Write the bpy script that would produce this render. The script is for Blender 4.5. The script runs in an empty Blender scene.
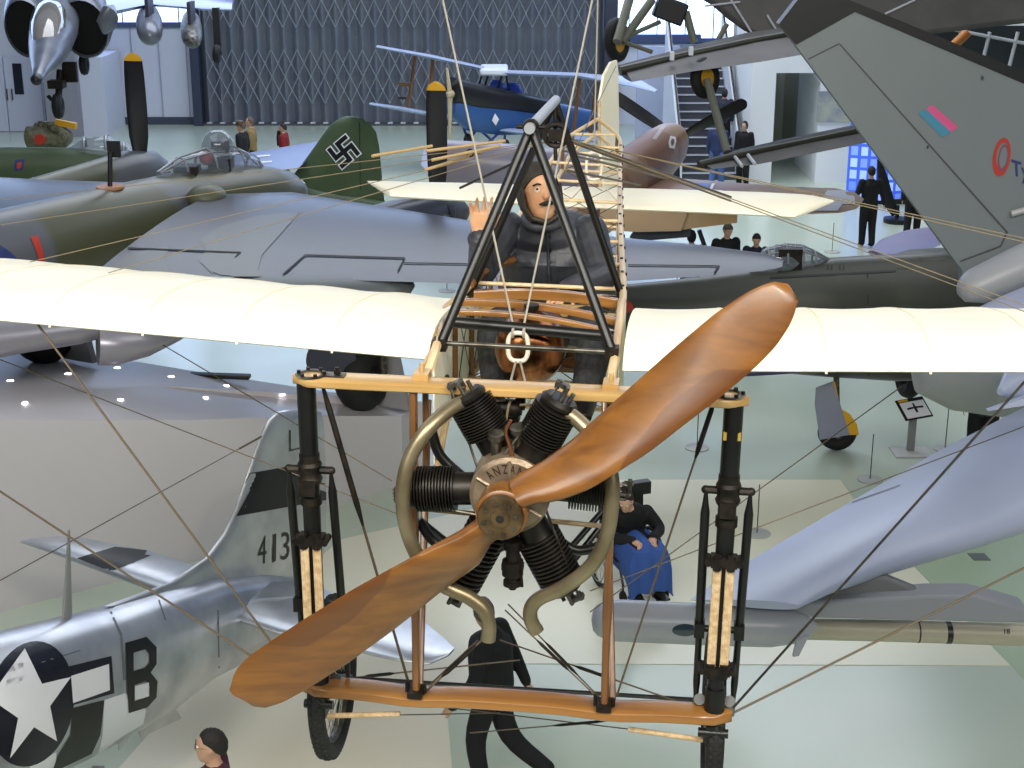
import bpy, bmesh, math, random
from mathutils import Vector as V, Matrix, Quaternion
from mathutils.bvhtree import BVHTree
from mathutils.kdtree import KDTree
random.seed(7)
PI = math.pi
SC = bpy.context.scene
COL = SC.collection
F = 1500.0; TH = math.radians(18); CH = 7.05
# ---------------------------------------------------------------- camera
cd = bpy.data.cameras.new('camera'); cam = bpy.data.objects.new('camera', cd); COL.objects.link(cam)
cam.location = (0, 0, CH); cam.rotation_euler = (PI/2 - TH, 0, 0)
cd.sensor_width = 36; cd.lens = 36*F/1024; cd.clip_start = .1; cd.clip_end = 300
SC.camera = cam

def ray(px, py):
    a = (px-512)/F; b = (py-384)/F
    return V((a, math.cos(TH)-b*math.sin(TH), -math.sin(TH)-b*math.cos(TH)))
def W(px, py, Z=None, Y=None, X=None, z=None):
    """world point seen at a pixel, at depth Z or on the plane Y / X / z"""
    r = ray(px, py)
    t = Z if Z is not None else Y/r.y if Y is not None else X/r.x if X is not None else (z-CH)/r.z
    return V((0, 0, CH)) + r*t

# ---------------------------------------------------------------- materials
def _nt(name):
    m = bpy.data.materials.new(name); m.use_nodes = True
    nt = m.node_tree; b = nt.nodes['Principled BSDF']
    return m, nt, b
def lin(c):
    if isinstance(c, str):
        c = c.lstrip('#'); c = tuple(int(c[i:i+2], 16)/255 for i in (0, 2, 4))
        c = tuple(x/12.92 if x <= .04045 else ((x+.055)/1.055)**2.4 for x in c)
    return (c[0], c[1], c[2], 1)
def mat(name, c, rough=.5, metal=0, c2=None, scale=3, detail=3, bump=0, bscale=None, coat=0, alpha=1, trans=0, lo=.35, hi=.65, stretch=None, spec=None):
    m, nt, b = _nt(name)
    b.inputs['Base Color'].default_value = lin(c)
    b.inputs['Roughness'].default_value = rough; b.inputs['Metallic'].default_value = metal
    b.inputs['Coat Weight'].default_value = coat
    if spec is not None: b.inputs['Specular IOR Level'].default_value = spec
    if trans: b.inputs['Transmission Weight'].default_value = trans
    if alpha < 1: b.inputs['Alpha'].default_value = alpha
    if c2 is not None or bump:
        tc = nt.nodes.new('ShaderNodeTexCoord'); mp = nt.nodes.new('ShaderNodeMapping')
        nt.links.new(tc.outputs['Object'], mp.inputs[0])
        if stretch: mp.inputs['Scale'].default_value = stretch
    if c2 is not None:
        n = nt.nodes.new('ShaderNodeTexNoise'); n.inputs['Scale'].default_value = scale; n.inputs['Detail'].default_value = detail
        nt.links.new(mp.outputs[0], n.inputs['Vector'])
        r = nt.nodes.new('ShaderNodeValToRGB'); r.color_ramp.elements[0].position = lo; r.color_ramp.elements[1].position = hi
        r.color_ramp.elements[0].color = lin(c); r.color_ramp.elements[1].color = lin(c2)
        nt.links.new(n.outputs['Fac'], r.inputs[0]); nt.links.new(r.outputs[0], b.inputs['Base Color'])
    if bump:
        n = nt.nodes.new('ShaderNodeTexNoise'); n.inputs['Scale'].default_value = bscale or scale*4; n.inputs['Detail'].default_value = 4
        nt.links.new(mp.outputs[0], n.inputs['Vector'])
        bp = nt.nodes.new('ShaderNodeBump'); bp.inputs['Strength'].default_value = bump; bp.inputs['Distance'].default_value = .02
        nt.links.new(n.outputs['Fac'], bp.inputs['Height']); nt.links.new(bp.outputs[0], b.inputs['Normal'])
    return m
def emis(name, c, s):
    m, nt, b = _nt(name)
    b.inputs['Base Color'].default_value = lin(c); b.inputs['Emission Color'].default_value = lin(c); b.inputs['Emission Strength'].default_value = s
    return m
def woodmat(name, c, c2, axis=0, scale=8, rough=.35, coat=.3, rot=(0, 0, 0), dist=2.5):
    m, nt, b = _nt(name)
    tc = nt.nodes.new('ShaderNodeTexCoord'); mp = nt.nodes.new('ShaderNodeMapping')
    mp.inputs['Rotation'].default_value = rot
    s = [1, 1, 1]; s[axis] = .05; mp.inputs['Scale'].default_value = s
    nt.links.new(tc.outputs['Object'], mp.inputs[0])
    n = nt.nodes.new('ShaderNodeTexNoise'); n.inputs['Scale'].default_value = scale; n.inputs['Detail'].default_value = 6; n.inputs['Distortion'].default_value = dist
    nt.links.new(mp.outputs[0], n.inputs['Vector'])
    r = nt.nodes.new('ShaderNodeValToRGB'); e = r.color_ramp.elements
    e[0].position = .3; e[0].color = lin(c); e[1].position = .68; e[1].color = lin(c2)
    nt.links.new(n.outputs['Fac'], r.inputs[0]); nt.links.new(r.outputs[0], b.inputs['Base Color'])
    b.inputs['Roughness'].default_value = rough; b.inputs['Coat Weight'].default_value = coat; b.inputs['Coat Roughness'].default_value = .15
    return m
def glassmat(name, c=(.8, .9, 1), alpha=.25, rough=.05):
    m, nt, b = _nt(name)
    b.inputs['Base Color'].default_value = lin(c); b.inputs['Roughness'].default_value = rough
    b.inputs['Alpha'].default_value = alpha; b.inputs['Coat Weight'].default_value = 1; b.inputs['Specular IOR Level'].default_value = .8
    return m

# ---------------------------------------------------------------- objects
ROOTLOC = {}
def thing(name, label, cat, loc=(0, 0, 0), group=None, matrix=None):
    o = bpy.data.objects.new(name, None); COL.objects.link(o); o.empty_display_size = .2
    o['label'] = label; o['category'] = cat
    if group: o['group'] = group
    if matrix is not None: o.matrix_world = matrix; ROOTLOC[o.name] = V((0, 0, 0))
    else: o.location = loc; ROOTLOC[o.name] = V(loc)
    return o
def tag(o, label, cat, group=None):
    o['label'] = label; o['category'] = cat
    if group: o['group'] = group
    return o
class G:
    """collects geometry, then becomes ONE mesh object"""
    def __init__(s): s.v = []; s.f = []; s.m = []; s.cur = 0
    def add(s, vs, fs):
        k = len(s.v); s.v += [V(p) for p in vs]; s.f += [tuple(i+k for i in f) for f in fs]; s.m += [s.cur]*len(fs); return s
    def box(s, c, d, M=None, ax=None):
        c = V(c); h = V(d)/2; vs = [V((x*h.x, y*h.y, z*h.z)) for x in (-1, 1) for y in (-1, 1) for z in (-1, 1)]
        if ax is not None: vs = [ax[0]*p.x+ax[1]*p.y+ax[2]*p.z for p in vs]
        if M is not None: vs = [M @ p for p in vs]
        return s.add([c+p for p in vs], [(0, 1, 3, 2), (4, 6, 7, 5), (0, 4, 5, 1), (2, 3, 7, 6), (0, 2, 6, 4), (1, 5, 7, 3)])
    def rings(s, R, cap=True, closed=False):
        n = len(R[0]); vs = [p for r in R for p in r]; fs = []
        m = len(R)
        for i in range(m if closed else m-1):
            a = i*n; b = ((i+1) % m)*n
            for j in range(n): fs.append((a+j, a+(j+1) % n, b+(j+1) % n, b+j))
        if cap and not closed: fs.append(tuple(range(n-1, -1, -1))); fs.append(tuple((m-1)*n+j for j in range(n)))
        return s.add(vs, fs)
    def tube(s, pts, r, n=10, r2=None, cap=True, flat=1):
        pts = [V(p) for p in pts]; m = len(pts)
        rs = r if isinstance(r, (list, tuple)) else [r+((r2 if r2 is not None else r)-r)*i/(m-1) for i in range(m)]
        R = []; up = None
        for i, p in enumerate(pts):
            d = (pts[min(i+1, m-1)]-pts[max(i-1, 0)]).normalized()
            if up is None:
                up = V((0, 0, 1)) if abs(d.z) < .9 else V((1, 0, 0))
            a = d.cross(up)
            if a.length < 1e-5: a = d.orthogonal()
            a.normalize(); b = a.cross(d).normalized(); up = b
            R.append([p + a*(math.cos(t)*rs[i]*flat) + b*(math.sin(t)*rs[i]) for t in (2*PI*j/n for j in range(n))])
        return s.rings(R, cap)
    def lathe(s, o, axis, prof, n=24, cap=True):
        """prof: (distance along axis, radius)"""
        o = V(o); d = V(axis).normalized(); a = d.orthogonal().normalized(); b = d.cross(a)
        R = [[o+d*t+a*(math.cos(q)*r)+b*(math.sin(q)*r) for q in (2*PI*j/n for j in range(n))] for t, r in prof]
        return s.rings(R, cap)
    def torus(s, o, axis, R, r, n=32, k=10, sq=1):
        o = V(o); d = V(axis).normalized(); a = d.orthogonal().normalized(); b = d.cross(a); L = []
        for i in range(n):
            q = 2*PI*i/n; e = a*math.cos(q)+b*math.sin(q)
            L.append([o+e*(R+r*math.cos(w))+d*(r*sq*math.sin(w)) for w in (2*PI*j/k for j in range(k))])
        return s.rings(L, closed=True)
    def prism(s, poly, ext):
        ext = V(ext); n = len(poly); poly = [V(p) for p in poly]
        return s.add(poly+[p+ext for p in poly], [tuple(range(n)), tuple(range(2*n-1, n-1, -1))]+[(i, i+n, (i+1) % n+n, (i+1) % n) for i in range(n)])
    def fus(s, st, n=24, pw=2.0, up=V((0, 0, 1)), cap=True):
        """stations: (centre, half width, half height[, power]) lofted"""
        R = []; m = len(st)
        for i, q in enumerate(st):
            c = V(q[0]); d = (V(st[min(i+1, m-1)][0])-V(st[max(i-1, 0)][0])).normalized()
            a = d.cross(up).normalized(); b = a.cross(d).normalized(); p = q[3] if len(q) > 3 else pw
            row = []
            for j in range(n):
                t = 2*PI*j/n; cx = math.cos(t); sz = math.sin(t)
                row.append(c+a*(q[1]*math.copysign(abs(cx)**(2/p), cx))+b*(q[2]*math.copysign(abs(sz)**(2/p), sz)))
            R.append(row)
        return s.rings(R, cap)
    def wing(s, secs, up=V((0, 0, 1)), k=12, camber=.0, cap=True):
        """sections: (leading edge, trailing edge, thickness) lofted with an aerofoil"""
        R = []; xs = [.5-.5*math.cos(PI*i/k) for i in range(k+1)]
        for q in secs:
            le = V(q[0]); te = V(q[1]); th = q[2]; ch = te-le; L = ch.length
            u = V(q[3]) if len(q) > 3 else up
            u = (u-ch*(u.dot(ch)/max(L*L, 1e-9))).normalized(); row = []
            def yt(x): return th*5*(.2969*math.sqrt(x)-.126*x-.3516*x*x+.2843*x**3-.1036*x**4)
            for x in xs: row.append(le+ch*x+u*(yt(x)+camber*L*4*x*(1-x)))
            for x in xs[-2:0:-1]: row.append(le+ch*x+u*(-yt(x)+camber*L*4*x*(1-x)))
            R.append(row)
        return s.rings(R, cap)
    def ball(s, c, r, n=16, M=None):
        c = V(c); r = V(r) if isinstance(r, (tuple, list, V)) else V((r, r, r)); R = []
        for i in range(1, n):
            a = PI*i/n; R.append([V((math.sin(a)*math.cos(b)*r.x, math.sin(a)*math.sin(b)*r.y, math.cos(a)*r.z)) for b in (2*PI*j/(2*n) for j in range(2*n))])
        R = [[c+(M @ p if M else p) for p in row] for row in R]
        return s.rings(R)
    def finish(s, name, m, parent=None, smooth=40, sub=0, bevel=0, raw=False):
        off = V((0, 0, 0))
        p = parent
        while p is not None and p.parent is not None: p = p.parent
        if p is not None and not raw: off = ROOTLOC.get(p.name, V((0, 0, 0)))
        me = bpy.data.meshes.new(name); me.from_pydata([p_-off for p_ in s.v], [], s.f)
        ms = m if isinstance(m, (list, tuple)) else [m]
        for q in ms: me.materials.append(q)
        if len(ms) > 1: me.polygons.foreach_set('material_index', s.m)
        bm = bmesh.new(); bm.from_mesh(me)
        bmesh.ops.recalc_face_normals(bm, faces=bm.faces)
        bm.to_mesh(me); bm.free()
        if smooth:
            me.polygons.foreach_set('use_smooth', [True]*len(me.polygons)); me.set_sharp_from_angle(angle=math.radians(smooth))
        me.update()
        o = bpy.data.objects.new(name, me); COL.objects.link(o)
        if parent is not None: o.parent = parent
        if bevel:
            b = o.modifiers.new('bevel', 'BEVEL'); b.width = bevel; b.segments = 2; b.limit_method = 'ANGLE'
        if sub:
            b = o.modifiers.new('sub', 'SUBSURF'); b.levels = sub; b.render_levels = sub
        return o
def structure(o): o['kind'] = 'structure'; return o
def copy_tree(o, parent=None):
    c = o.copy(); COL.objects.link(c); c.parent = parent
    for ch in list(o.children): copy_tree(ch, c)
    return c
def smooth_path(pts, k=6):
    pts = [V(p) for p in pts]; out = []
    P = [pts[0]*2-pts[1]]+pts+[pts[-1]*2-pts[-2]]
    for i in range(1, len(P)-2):
        for j in range(k):
            t = j/k; a, b, c, d = P[i-1:i+3]
            out.append(.5*((2*b)+(c-a)*t+(2*a-5*b+4*c-d)*t*t+(3*b-a-3*c+d)*t**3))
    out.append(pts[-1]); return out
def interp(tab, x):
    if x <= tab[0][0]: return tab[0][1]
    for (a, b), (c, d) in zip(tab, tab[1:]):
        if x <= c: return b+(d-b)*(x-a)/(c-a)
    return tab[-1][1]
# marks painted on curved skins: thin skin laid 3 mm over the surface
def bvh_of(*objs):
    vs = []; fs = []
    for o in objs:
        r = o; off = V((0, 0, 0))
        while r.parent is not None: r = r.parent
        off = ROOTLOC.get(r.name, V((0, 0, 0))); k = len(vs)
        vs += [v.co+off for v in o.data.vertices]; fs += [tuple(i+k for i in p.vertices) for p in o.data.polygons]
    return BVHTree.FromPolygons(vs, fs)
def decal(name, polys, m, parent, bvh, lift=.004, cuts=3, maxe=1.5):
    """polys: lists of (px,py) outlines, laid on the surface in bvh"""
    bm = bmesh.new()
    for pl in polys:
        vs = [bm.verts.new((x, y, 0)) for x, y in pl]
        bm.faces.new(vs)
    bmesh.ops.triangulate(bm, faces=bm.faces)
    if cuts: bmesh.ops.subdivide_edges(bm, edges=bm.edges, cuts=cuts, use_grid_fill=True)
    g = G(); o = V((0, 0, CH)); vs = []; ok = []
    for v in bm.verts:
        d = ray(v.co.x, v.co.y).normalized(); h = bvh.ray_cast(o, d)
        if h[0] is None: vs.append(V((0, 0, 0))); ok.append(False)
        else:
            n = h[1] if h[1].dot(d) < 0 else -h[1]
            vs.append(h[0]+n*lift); ok.append(True)
    bm.verts.index_update()
    fs = [tuple(v.index for v in f.verts) for f in bm.faces if all(ok[v.index] for v in f.verts)]
    fs = [f for f in fs if max((vs[f[i]]-vs[f[i-1]]).length for i in range(len(f))) < maxe]
    used = sorted({i for f in fs for i in f}); mp = {i: k for k, i in enumerate(used)}
    g.add([vs[i] for i in used], [tuple(mp[i] for i in f) for f in fs]); bm.free()
    return g.finish(name, m, parent, smooth=60)
def text_polys(txt, quad=None, bold=0, fn=None):
    """triangles of a text, mapped so its box fills quad (tl, tr, br, bl) in pixels"""
    cu = bpy.data.curves.new('t', 'FONT'); cu.body = txt; cu.resolution_u = 3; cu.offset = bold; cu.fill_mode = 'FRONT'
    o = bpy.data.objects.new('t', cu); COL.objects.link(o)
    bpy.context.view_layer.update()
    me = bpy.data.meshes.new_from_object(o.evaluated_get(bpy.context.evaluated_depsgraph_get()))
    x0 = min(v.co.x for v in me.vertices); x1 = max(v.co.x for v in me.vertices); y0 = min(v.co.y for v in me.vertices); y1 = max(v.co.y for v in me.vertices)
    def mp(c):
        u = (c.x-x0)/(x1-x0); w = (y1-c.y)/(y1-y0)
        if fn: return fn(u, w)
        tl, tr, br, bl = [V(q) for q in quad]
        return (tl*(1-u)+tr*u)*(1-w)+(bl*(1-u)+br*u)*w
    res = [[tuple(mp(me.vertices[i].co)) for i in p.vertices] for p in me.polygons]
    bpy.data.objects.remove(o); bpy.data.meshes.remove(me); bpy.data.curves.remove(cu)
    return res
def flat_polys(name, polys, m, parent, fn):
    g = G()
    for p in polys: g.add([fn(*q) for q in p], [tuple(range(len(p)))])
    return g.finish(name, m, parent, smooth=0)
M_ = {}
M_['prop'] = woodmat('varnished_propeller_wood', '#86561f', '#643c14', axis=0, scale=18, rough=.34, coat=.22, rot=(0, math.radians(38), 0), dist=.5)
M_['prop'] .name = 'propeller_wood'
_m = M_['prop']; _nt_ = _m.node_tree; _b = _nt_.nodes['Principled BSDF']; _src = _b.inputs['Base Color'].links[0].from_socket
_a = _nt_.nodes.new('ShaderNodeAttribute'); _a.attribute_name = 'dark_zone'  # darker curved zone of each blade, mixed into the wood colour
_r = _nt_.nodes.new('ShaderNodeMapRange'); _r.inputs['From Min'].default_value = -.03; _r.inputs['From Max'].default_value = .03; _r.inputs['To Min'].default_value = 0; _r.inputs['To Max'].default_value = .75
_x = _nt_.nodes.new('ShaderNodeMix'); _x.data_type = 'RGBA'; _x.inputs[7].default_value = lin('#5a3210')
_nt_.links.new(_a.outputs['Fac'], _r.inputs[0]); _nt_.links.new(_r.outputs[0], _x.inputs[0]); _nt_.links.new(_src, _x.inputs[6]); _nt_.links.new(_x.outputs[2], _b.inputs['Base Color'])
#'darker_propeller_wood', '#6f4117', '#4c2a0d', axis=0, scale=18, rough=.34, coat=.22, rot=(0, math.radians(38), 0), dist=.5)
M_['ash'] = woodmat('pale_ash_wood', '#c8a66c', '#ab854c', axis=0, scale=16, rough=.4, coat=.3, dist=.5)
M_['ashv'] = woodmat('brown_upright_wood', '#875c32', '#5f3d20', axis=2, scale=9, rough=.4, coat=.3)
M_['ashd'] = woodmat('amber_beam_wood', '#9c6c34', '#754c22', axis=0, scale=14, rough=.35, coat=.4, dist=.6)
M_['longeron'] = woodmat('bleached_longeron_wood', '#e2cba0', '#c8a474', axis=1, scale=9, rough=.5, coat=.1)
M_['linen'] = mat('cream_doped_linen', '#f4efdc', .6, c2='#efe8d0', scale=2.5)
M_['linenseam'] = mat('yellowed_linen_tape', '#eee4c4', .6)
M_['black'] = mat('black_enamel_tube', '#09090a', .38, c2='#11100d', scale=8)
M_['iron'] = mat('blackened_cylinder_iron', '#1e1b18', .42, metal=.5, c2='#2b2620', scale=12)
M_['steel'] = mat('worn_steel_fitting', '#6f6a60', .4, metal=.8, c2='#3f3a34', scale=20)
M_['dull'] = mat('oily_dark_fitting', '#2c251e', .5, metal=.5, c2='#15110d', scale=25)
M_['exh'] = mat('tarnished_exhaust_steel', '#978b70', .36, metal=.7, c2='#786c52', scale=6)
M_['crank'] = mat('aged_aluminium_crankcase', '#a3917a', .4, metal=.55, c2='#7d6b58', scale=14, bump=.1)
M_['bronze'] = mat('oiled_bronze_plate', '#6e5a3e', .42, metal=.6, c2='#4a3b28', scale=18)
M_['copper'] = mat('polished_copper', '#a8714a', .22, metal=1, c2='#6c4229', scale=4, stretch=(6, 6, 1))
M_['copperpipe'] = mat('copper_pipe', '#b0714a', .35, metal=.9)
M_['bungee'] = mat('tan_bungee_cord', '#c6ae8a', .85, c2='#ab8f68', scale=60)
M_['cable'] = mat('dark_bracing_cable', '#5c503e', .5, metal=.4)
M_['cablelt'] = mat('pale_steel_cable', '#b9b1a0', .4, metal=.5)
M_['cabletan'] = mat('tan_control_cable', '#6f6248', .6)
M_['splice'] = mat('tan_cord_splice', '#a58c62', .7)
M_['white'] = mat('white_painted_link', '#d9d2c2', .4)
M_['rubber'] = mat('black_tyre_rubber', '#121212', .8, c2='#1b1a19', scale=30, bump=.3)
M_['rubdark'] = mat('dark_tyre_rubber', '#0f0f10', .75)
M_['spoke'] = mat('wheel_spoke_steel', '#a9a497', .3, metal=.9)
M_['jacket'] = mat('charcoal_flying_jacket_cloth', '#3b3d45', .5, c2='#292b31', scale=5, bump=.6, bscale=9)
M_['trouser'] = mat('dark_cord_trousers', '#3c3e40', .85, c2='#2a2c2e', scale=14, bump=.4, stretch=(4, 4, .6))
M_['helmet'] = mat('brown_leather_helmet', '#3a3226', .6, c2='#28221a', scale=9, bump=.2)
M_['skin'] = mat('painted_mannequin_skin', '#d2a27c', .5, c2='#c48e68', scale=9)
M_['skinp'] = mat('visitor_skin', '#c49a80', .55)
M_['hairdk'] = mat('dark_hair', '#1b1512', .7, bump=.4, bscale=60)
M_['hairgr'] = mat('grey_brown_hair', '#5e5144', .75, bump=.4, bscale=60)
M_['cloth_black'] = mat('black_cloth', '#0c0c0f', .85, bump=.3, bscale=8)
M_['eyew'] = mat('eye_white', '#e8e2d4', .3)
# ================================================================ the hall
def floor_material():
    m, nt, b = _nt('pale_vinyl_floor')
    tc = nt.nodes.new('ShaderNodeTexCoord')
    n = nt.nodes.new('ShaderNodeTexNoise'); n.inputs['Scale'].default_value = .35; n.inputs['Detail'].default_value = 2
    nt.links.new(tc.outputs['Object'], n.inputs['Vector'])
    r = nt.nodes.new('ShaderNodeValToRGB'); e = r.color_ramp.elements
    e[0].position = .3; e[0].color = lin('#b9c6b4'); e[1].position = .75; e[1].color = lin('#c3ccba')
    nt.links.new(n.outputs['Fac'], r.inputs[0]); nt.links.new(r.outputs[0], b.inputs['Base Color'])
    n2 = nt.nodes.new('ShaderNodeTexNoise'); n2.inputs['Scale'].default_value = .8; n2.inputs['Detail'].default_value = 3
    nt.links.new(tc.outputs['Object'], n2.inputs['Vector'])
    mr = nt.nodes.new('ShaderNodeMapRange'); mr.inputs['To Min'].default_value = .15; mr.inputs['To Max'].default_value = .25
    nt.links.new(n2.outputs['Fac'], mr.inputs[0]); nt.links.new(mr.outputs[0], b.inputs['Roughness'])
    return m
FLOOR = floor_material()
WALLW = mat('white_painted_wall', '#c9cede', .75)
WALLS = mat('grey_side_wall', '#8d9199', .8)
g = G(); g.box((0, 22, -.1), (64, 64, .2)); structure(g.finish('floor', FLOOR))
g = G(); g.box((0, 22, 14.1), (64, 64, .2)); structure(g.finish('ceiling', WALLS))
g = G(); g.box((-30, 22, 7), (.3, 60, 14)); structure(g.finish('wall_left', WALLS))
g = G(); g.box((30, 22, 7), (.3, 60, 14)); structure(g.finish('wall_right', WALLS))
g = G(); g.box((0, -8, 7), (60, .3, 14)); structure(g.finish('wall_front', WALLS))
# flat floor areas tinted cream, beige and green
def tinted_area(name, px, c):
    g = G(); g.prism([W(a, b, z=.0) for a, b in px], (0, 0, .006)); m = mat(name, c, .24); return structure(g.finish('trim_floor_'+name, m, smooth=0))  # thin tinted polygon on the floor
tinted_area('cream', [(520, 664), (1010, 666), (868, 520), (840, 480), (600, 480)], '#e2e0c6')
tinted_area('beige', [(100, 790), (250, 620), (520, 664), (446, 700), (454, 790)], '#e6e0cc')
tinted_area('beige_left', [(250, 620), (340, 540), (600, 480), (520, 664)], '#e2dfc8')
tinted_area('green', [(869, 520), (890, 478), (1040, 478), (1040, 700), (1012, 666)], '#aabb9c')
YB = 49.0
def bx(px, py): return W(px, py, Y=YB)
# back wall pieces: white wall on the left with a bright window band above
xl = -30; xd0 = bx(203, 100).x; xd1 = bx(603, 100).x; zw = bx(100, 25).z
g = G(); g.box(((xl+xd0)/2, YB+.2, zw/2), (xd0-xl, .3, zw)); structure(g.finish('wall_back', WALLW))
g = G(); g.box(((xd0+xd1)/2, YB+1.2, 7), (xd1-xd0, .2, 14)); structure(g.finish('wall_behind_door', mat('dark_void_wall', '#20242c', .9)))
g = G(); g.box(((xd1+30)/2, YB+.2, zw/2-.25), (30-xd1, .3, zw-.5)); structure(g.finish('wall_back_right', WALLW))
# bright glazing; unseen upper panes and band over the door added for floor sheen
GLOW = emis('daylit_frosted_glass', (.5, .66, 1.0), 3.0)
for i, (x0, x1, z0, z1) in enumerate(((xl, xd0-.25, zw, 11), (xd1+.35, 30, zw-.5, 11), (xd0, xd1, 6.4, 11))):
    g = G(); g.box(((x0+x1)/2, YB+.25, (z0+z1)/2), (x1-x0, .05, z1-z0)); wo = structure(g.finish('window_%d' % (i+1), GLOW))  # window_3 is the added unseen band over the door
    g = G(); x = x0+.45
    while x < x1: g.box((x, YB+.2, (z0+z1)/2), (.035, .03, z1-z0)); x += .9
    g.box(((x0+x1)/2, YB+.12, z0), (x1-x0, .3, .16)); structure(g.finish('window_frame', mat('window_frame_blue_%d' % i, '#4a5575', .5), wo))  # the third frame belongs to the added band over the door
g = G(); g.box((0, YB+.2, 12.5), (60, .3, 3)); structure(g.finish('wall_back_upper', WALLS))
# folding hangar door
g = G(); nf = 46; R = []; per = (xd1-xd0)/31
DOORM = mat('grey_folding_door_metal', '#81868f', .5, metal=.2, c2='#767d8b', scale=1.2)
pts = []
for i in range(31*8+1):
    x = xd0+i*per/8; pts.append((x, .02+.16*math.cos(2*PI*i/8)))
g.rings([[V((x, YB+y, 0.06)), V((x, YB+y, 6.4)), V((x, YB+y+.04, 6.4)), V((x, YB+y+.04, .06))] for x, y in pts])
dr = structure(g.finish('door_1', DOORM, smooth=50))
g = G()
for z0, z1 in ((.7, 1.55), (1.55, 2.4), (3.1, 3.95), (3.95, 4.8)):
    for i in range(31):
        x = xd0+i*per+per*.5; 
        for a, b in ((z0, z1), (z1, z0)):
            if x+per < xd1: g.tube([(x, YB-.165, a), (x+per, YB-.165, b)], .014, n=4)
structure(g.finish('door_lattice', mat('pale_lattice_steel', '#a5aab3', .4, metal=.3), dr))
g = G()
for i in range(31): g.box((xd0+i*per+per*.5, YB-.16, .05), (.16, .1, .1))
structure(g.finish('door_rollers', mat('bright_roller_steel', '#d6dbe2', .3), dr))
g = G(); g.box((xd0-.13, YB-.1, 4.75), (.28, .5, 9.5)); structure(g.finish('trim_1', mat('dark_blue_door_post', '#343c52', .5)))
g = G(); g.box((xd1+.2, YB-.1, 4.75), (.4, .5, 9.5)); structure(g.finish('trim_2', mat('dark_blue_door_post_2', '#2c3346', .5)))
g = G(); g.box(((xd0+xd1)/2, YB, .03), (xd1-xd0, .5, .06)); structure(g.finish('trim_3', mat('door_track', '#4b4f57', .5)))
g = G(); g.box(((xl+xd0)/2, YB+.02, .12), (xd0-xl, .05, .24)); structure(g.finish('baseboard_back', mat('dark_skirting', '#3e4658', .5)))
# left block: double doors, pillar, recess panels
p = W(0, 132, z=0); q = W(46, 132, z=0)
g = G(); g.box((q.x-4, p.y+1.2, 2.2), (8, 2.2, 4.4)); structure(g.finish('wall_porch', WALLW))
DW = mat('white_double_door', '#c6cbe0', .5)
for i, (a, b) in enumerate(((-26, 9), (10, 45))):
    x0 = W(a, 132, z=0).x; x1 = W(b, 132, z=0).x; g = G(); zt = W(10, 57, Y=p.y).z
    g.box(((x0+x1)/2, p.y+.06, zt/2+.01), (x1-x0, .06, zt)); d_ = structure(g.finish('door_%d' % (i+2), DW, bevel=.01))
    vx = W(19, 90, Y=p.y).x if i else W(-9, 90, Y=p.y).x
    g = G(); g.box((vx, p.y+.02, W(19, 79, Y=p.y).z), (.28, .03, .95)); structure(g.finish('door_glass', mat('dark_glass_%d' % i, '#151a2a', .1), d_))
    hx = W(12, 90, Y=p.y).x if i else W(7, 90, Y=p.y).x
    g = G(); g.tube([(hx, p.y-.03, 1.0), (hx, p.y-.03, 1.35)], .02); structure(g.finish('door_handle', M_['steel'], d_))
q = W(65, 137, z=0); g = G(); g.box((q.x, q.y+.4, 3), (1.0, .8, 6)); structure(g.finish('wall_pillar', mat('grey_pillar_paint', '#8c8d98', .7)))
q = W(93, 124, z=0); x0 = W(110, 125, z=0).x; xa = W(90, 120, z=0).x
g = G(); xb = W(92, 124, z=0).x; zb = W(108, 57, Y=YB-2.2).z; g.box(((xb+x0)/2+.3, YB-1.2, zb/2), (x0-xb+.4, 2.2, zb)); structure(g.finish('wall_lobby', WALLW))
for i in range(3):
    x = W(135+i*27, 100, Y=YB).x; g = G(); g.box((x, YB+.03, zw/2), (.03, .04, zw)); structure(g.finish('trim_%d' % (4+i), mat('panel_joint_%d' % i, '#9aa0b4', .6)))
# right: stair, stair walls, passage block
YR = W(800, 183, z=0).y
def rx(px, py, Y=None): return W(px, py, Y=Y or YR)
WR = mat('white_stair_wall', '#eceef0', .7)
x0 = rx(775, 100).x; x1 = rx(820, 100).x; x2 = rx(900, 100).x+5; zt = rx(800, 73).z
xs0 = rx(751, 100).x
g = G(); g.box(((xs0+x0)/2, YR+1.5, 3.5), (x0-xs0, 3, 7)); g.box(((x1+x2)/2, YR+1.5, 3.5), (x2-x1, 3, 7)); g.box(((x0+x1)/2, YR+1.5, (zt+7)/2), (x1-x0, 3, 7-zt))
structure(g.finish('wall_passage', WR))
g = G(); g.box(((x0+x1)/2, YR+6, 2), (x1-x0+.3, .1, 4)); g.box((x1+.2, YR+4.6, 2), (.1, 3, 4)); g.box((x0-.2, YR+4.6, 2), (.1, 3, 4)); structure(g.finish('wall_passage_inner', mat('dim_passage_wall', '#a9aa98', .7)))
g = G(); g.box((x0+.3, YR+5.9, 1.05), (.9, .08, 2.1)); structure(g.finish('door_4', mat('dark_passage_door', '#1b2124', .4)))
g = G(); g.box((x1-.35, YR+5.9, 1.1), (.5, .08, 2.2)); structure(g.finish('door_5', mat('pale_passage_door', '#b8beb0', .5)))
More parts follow.
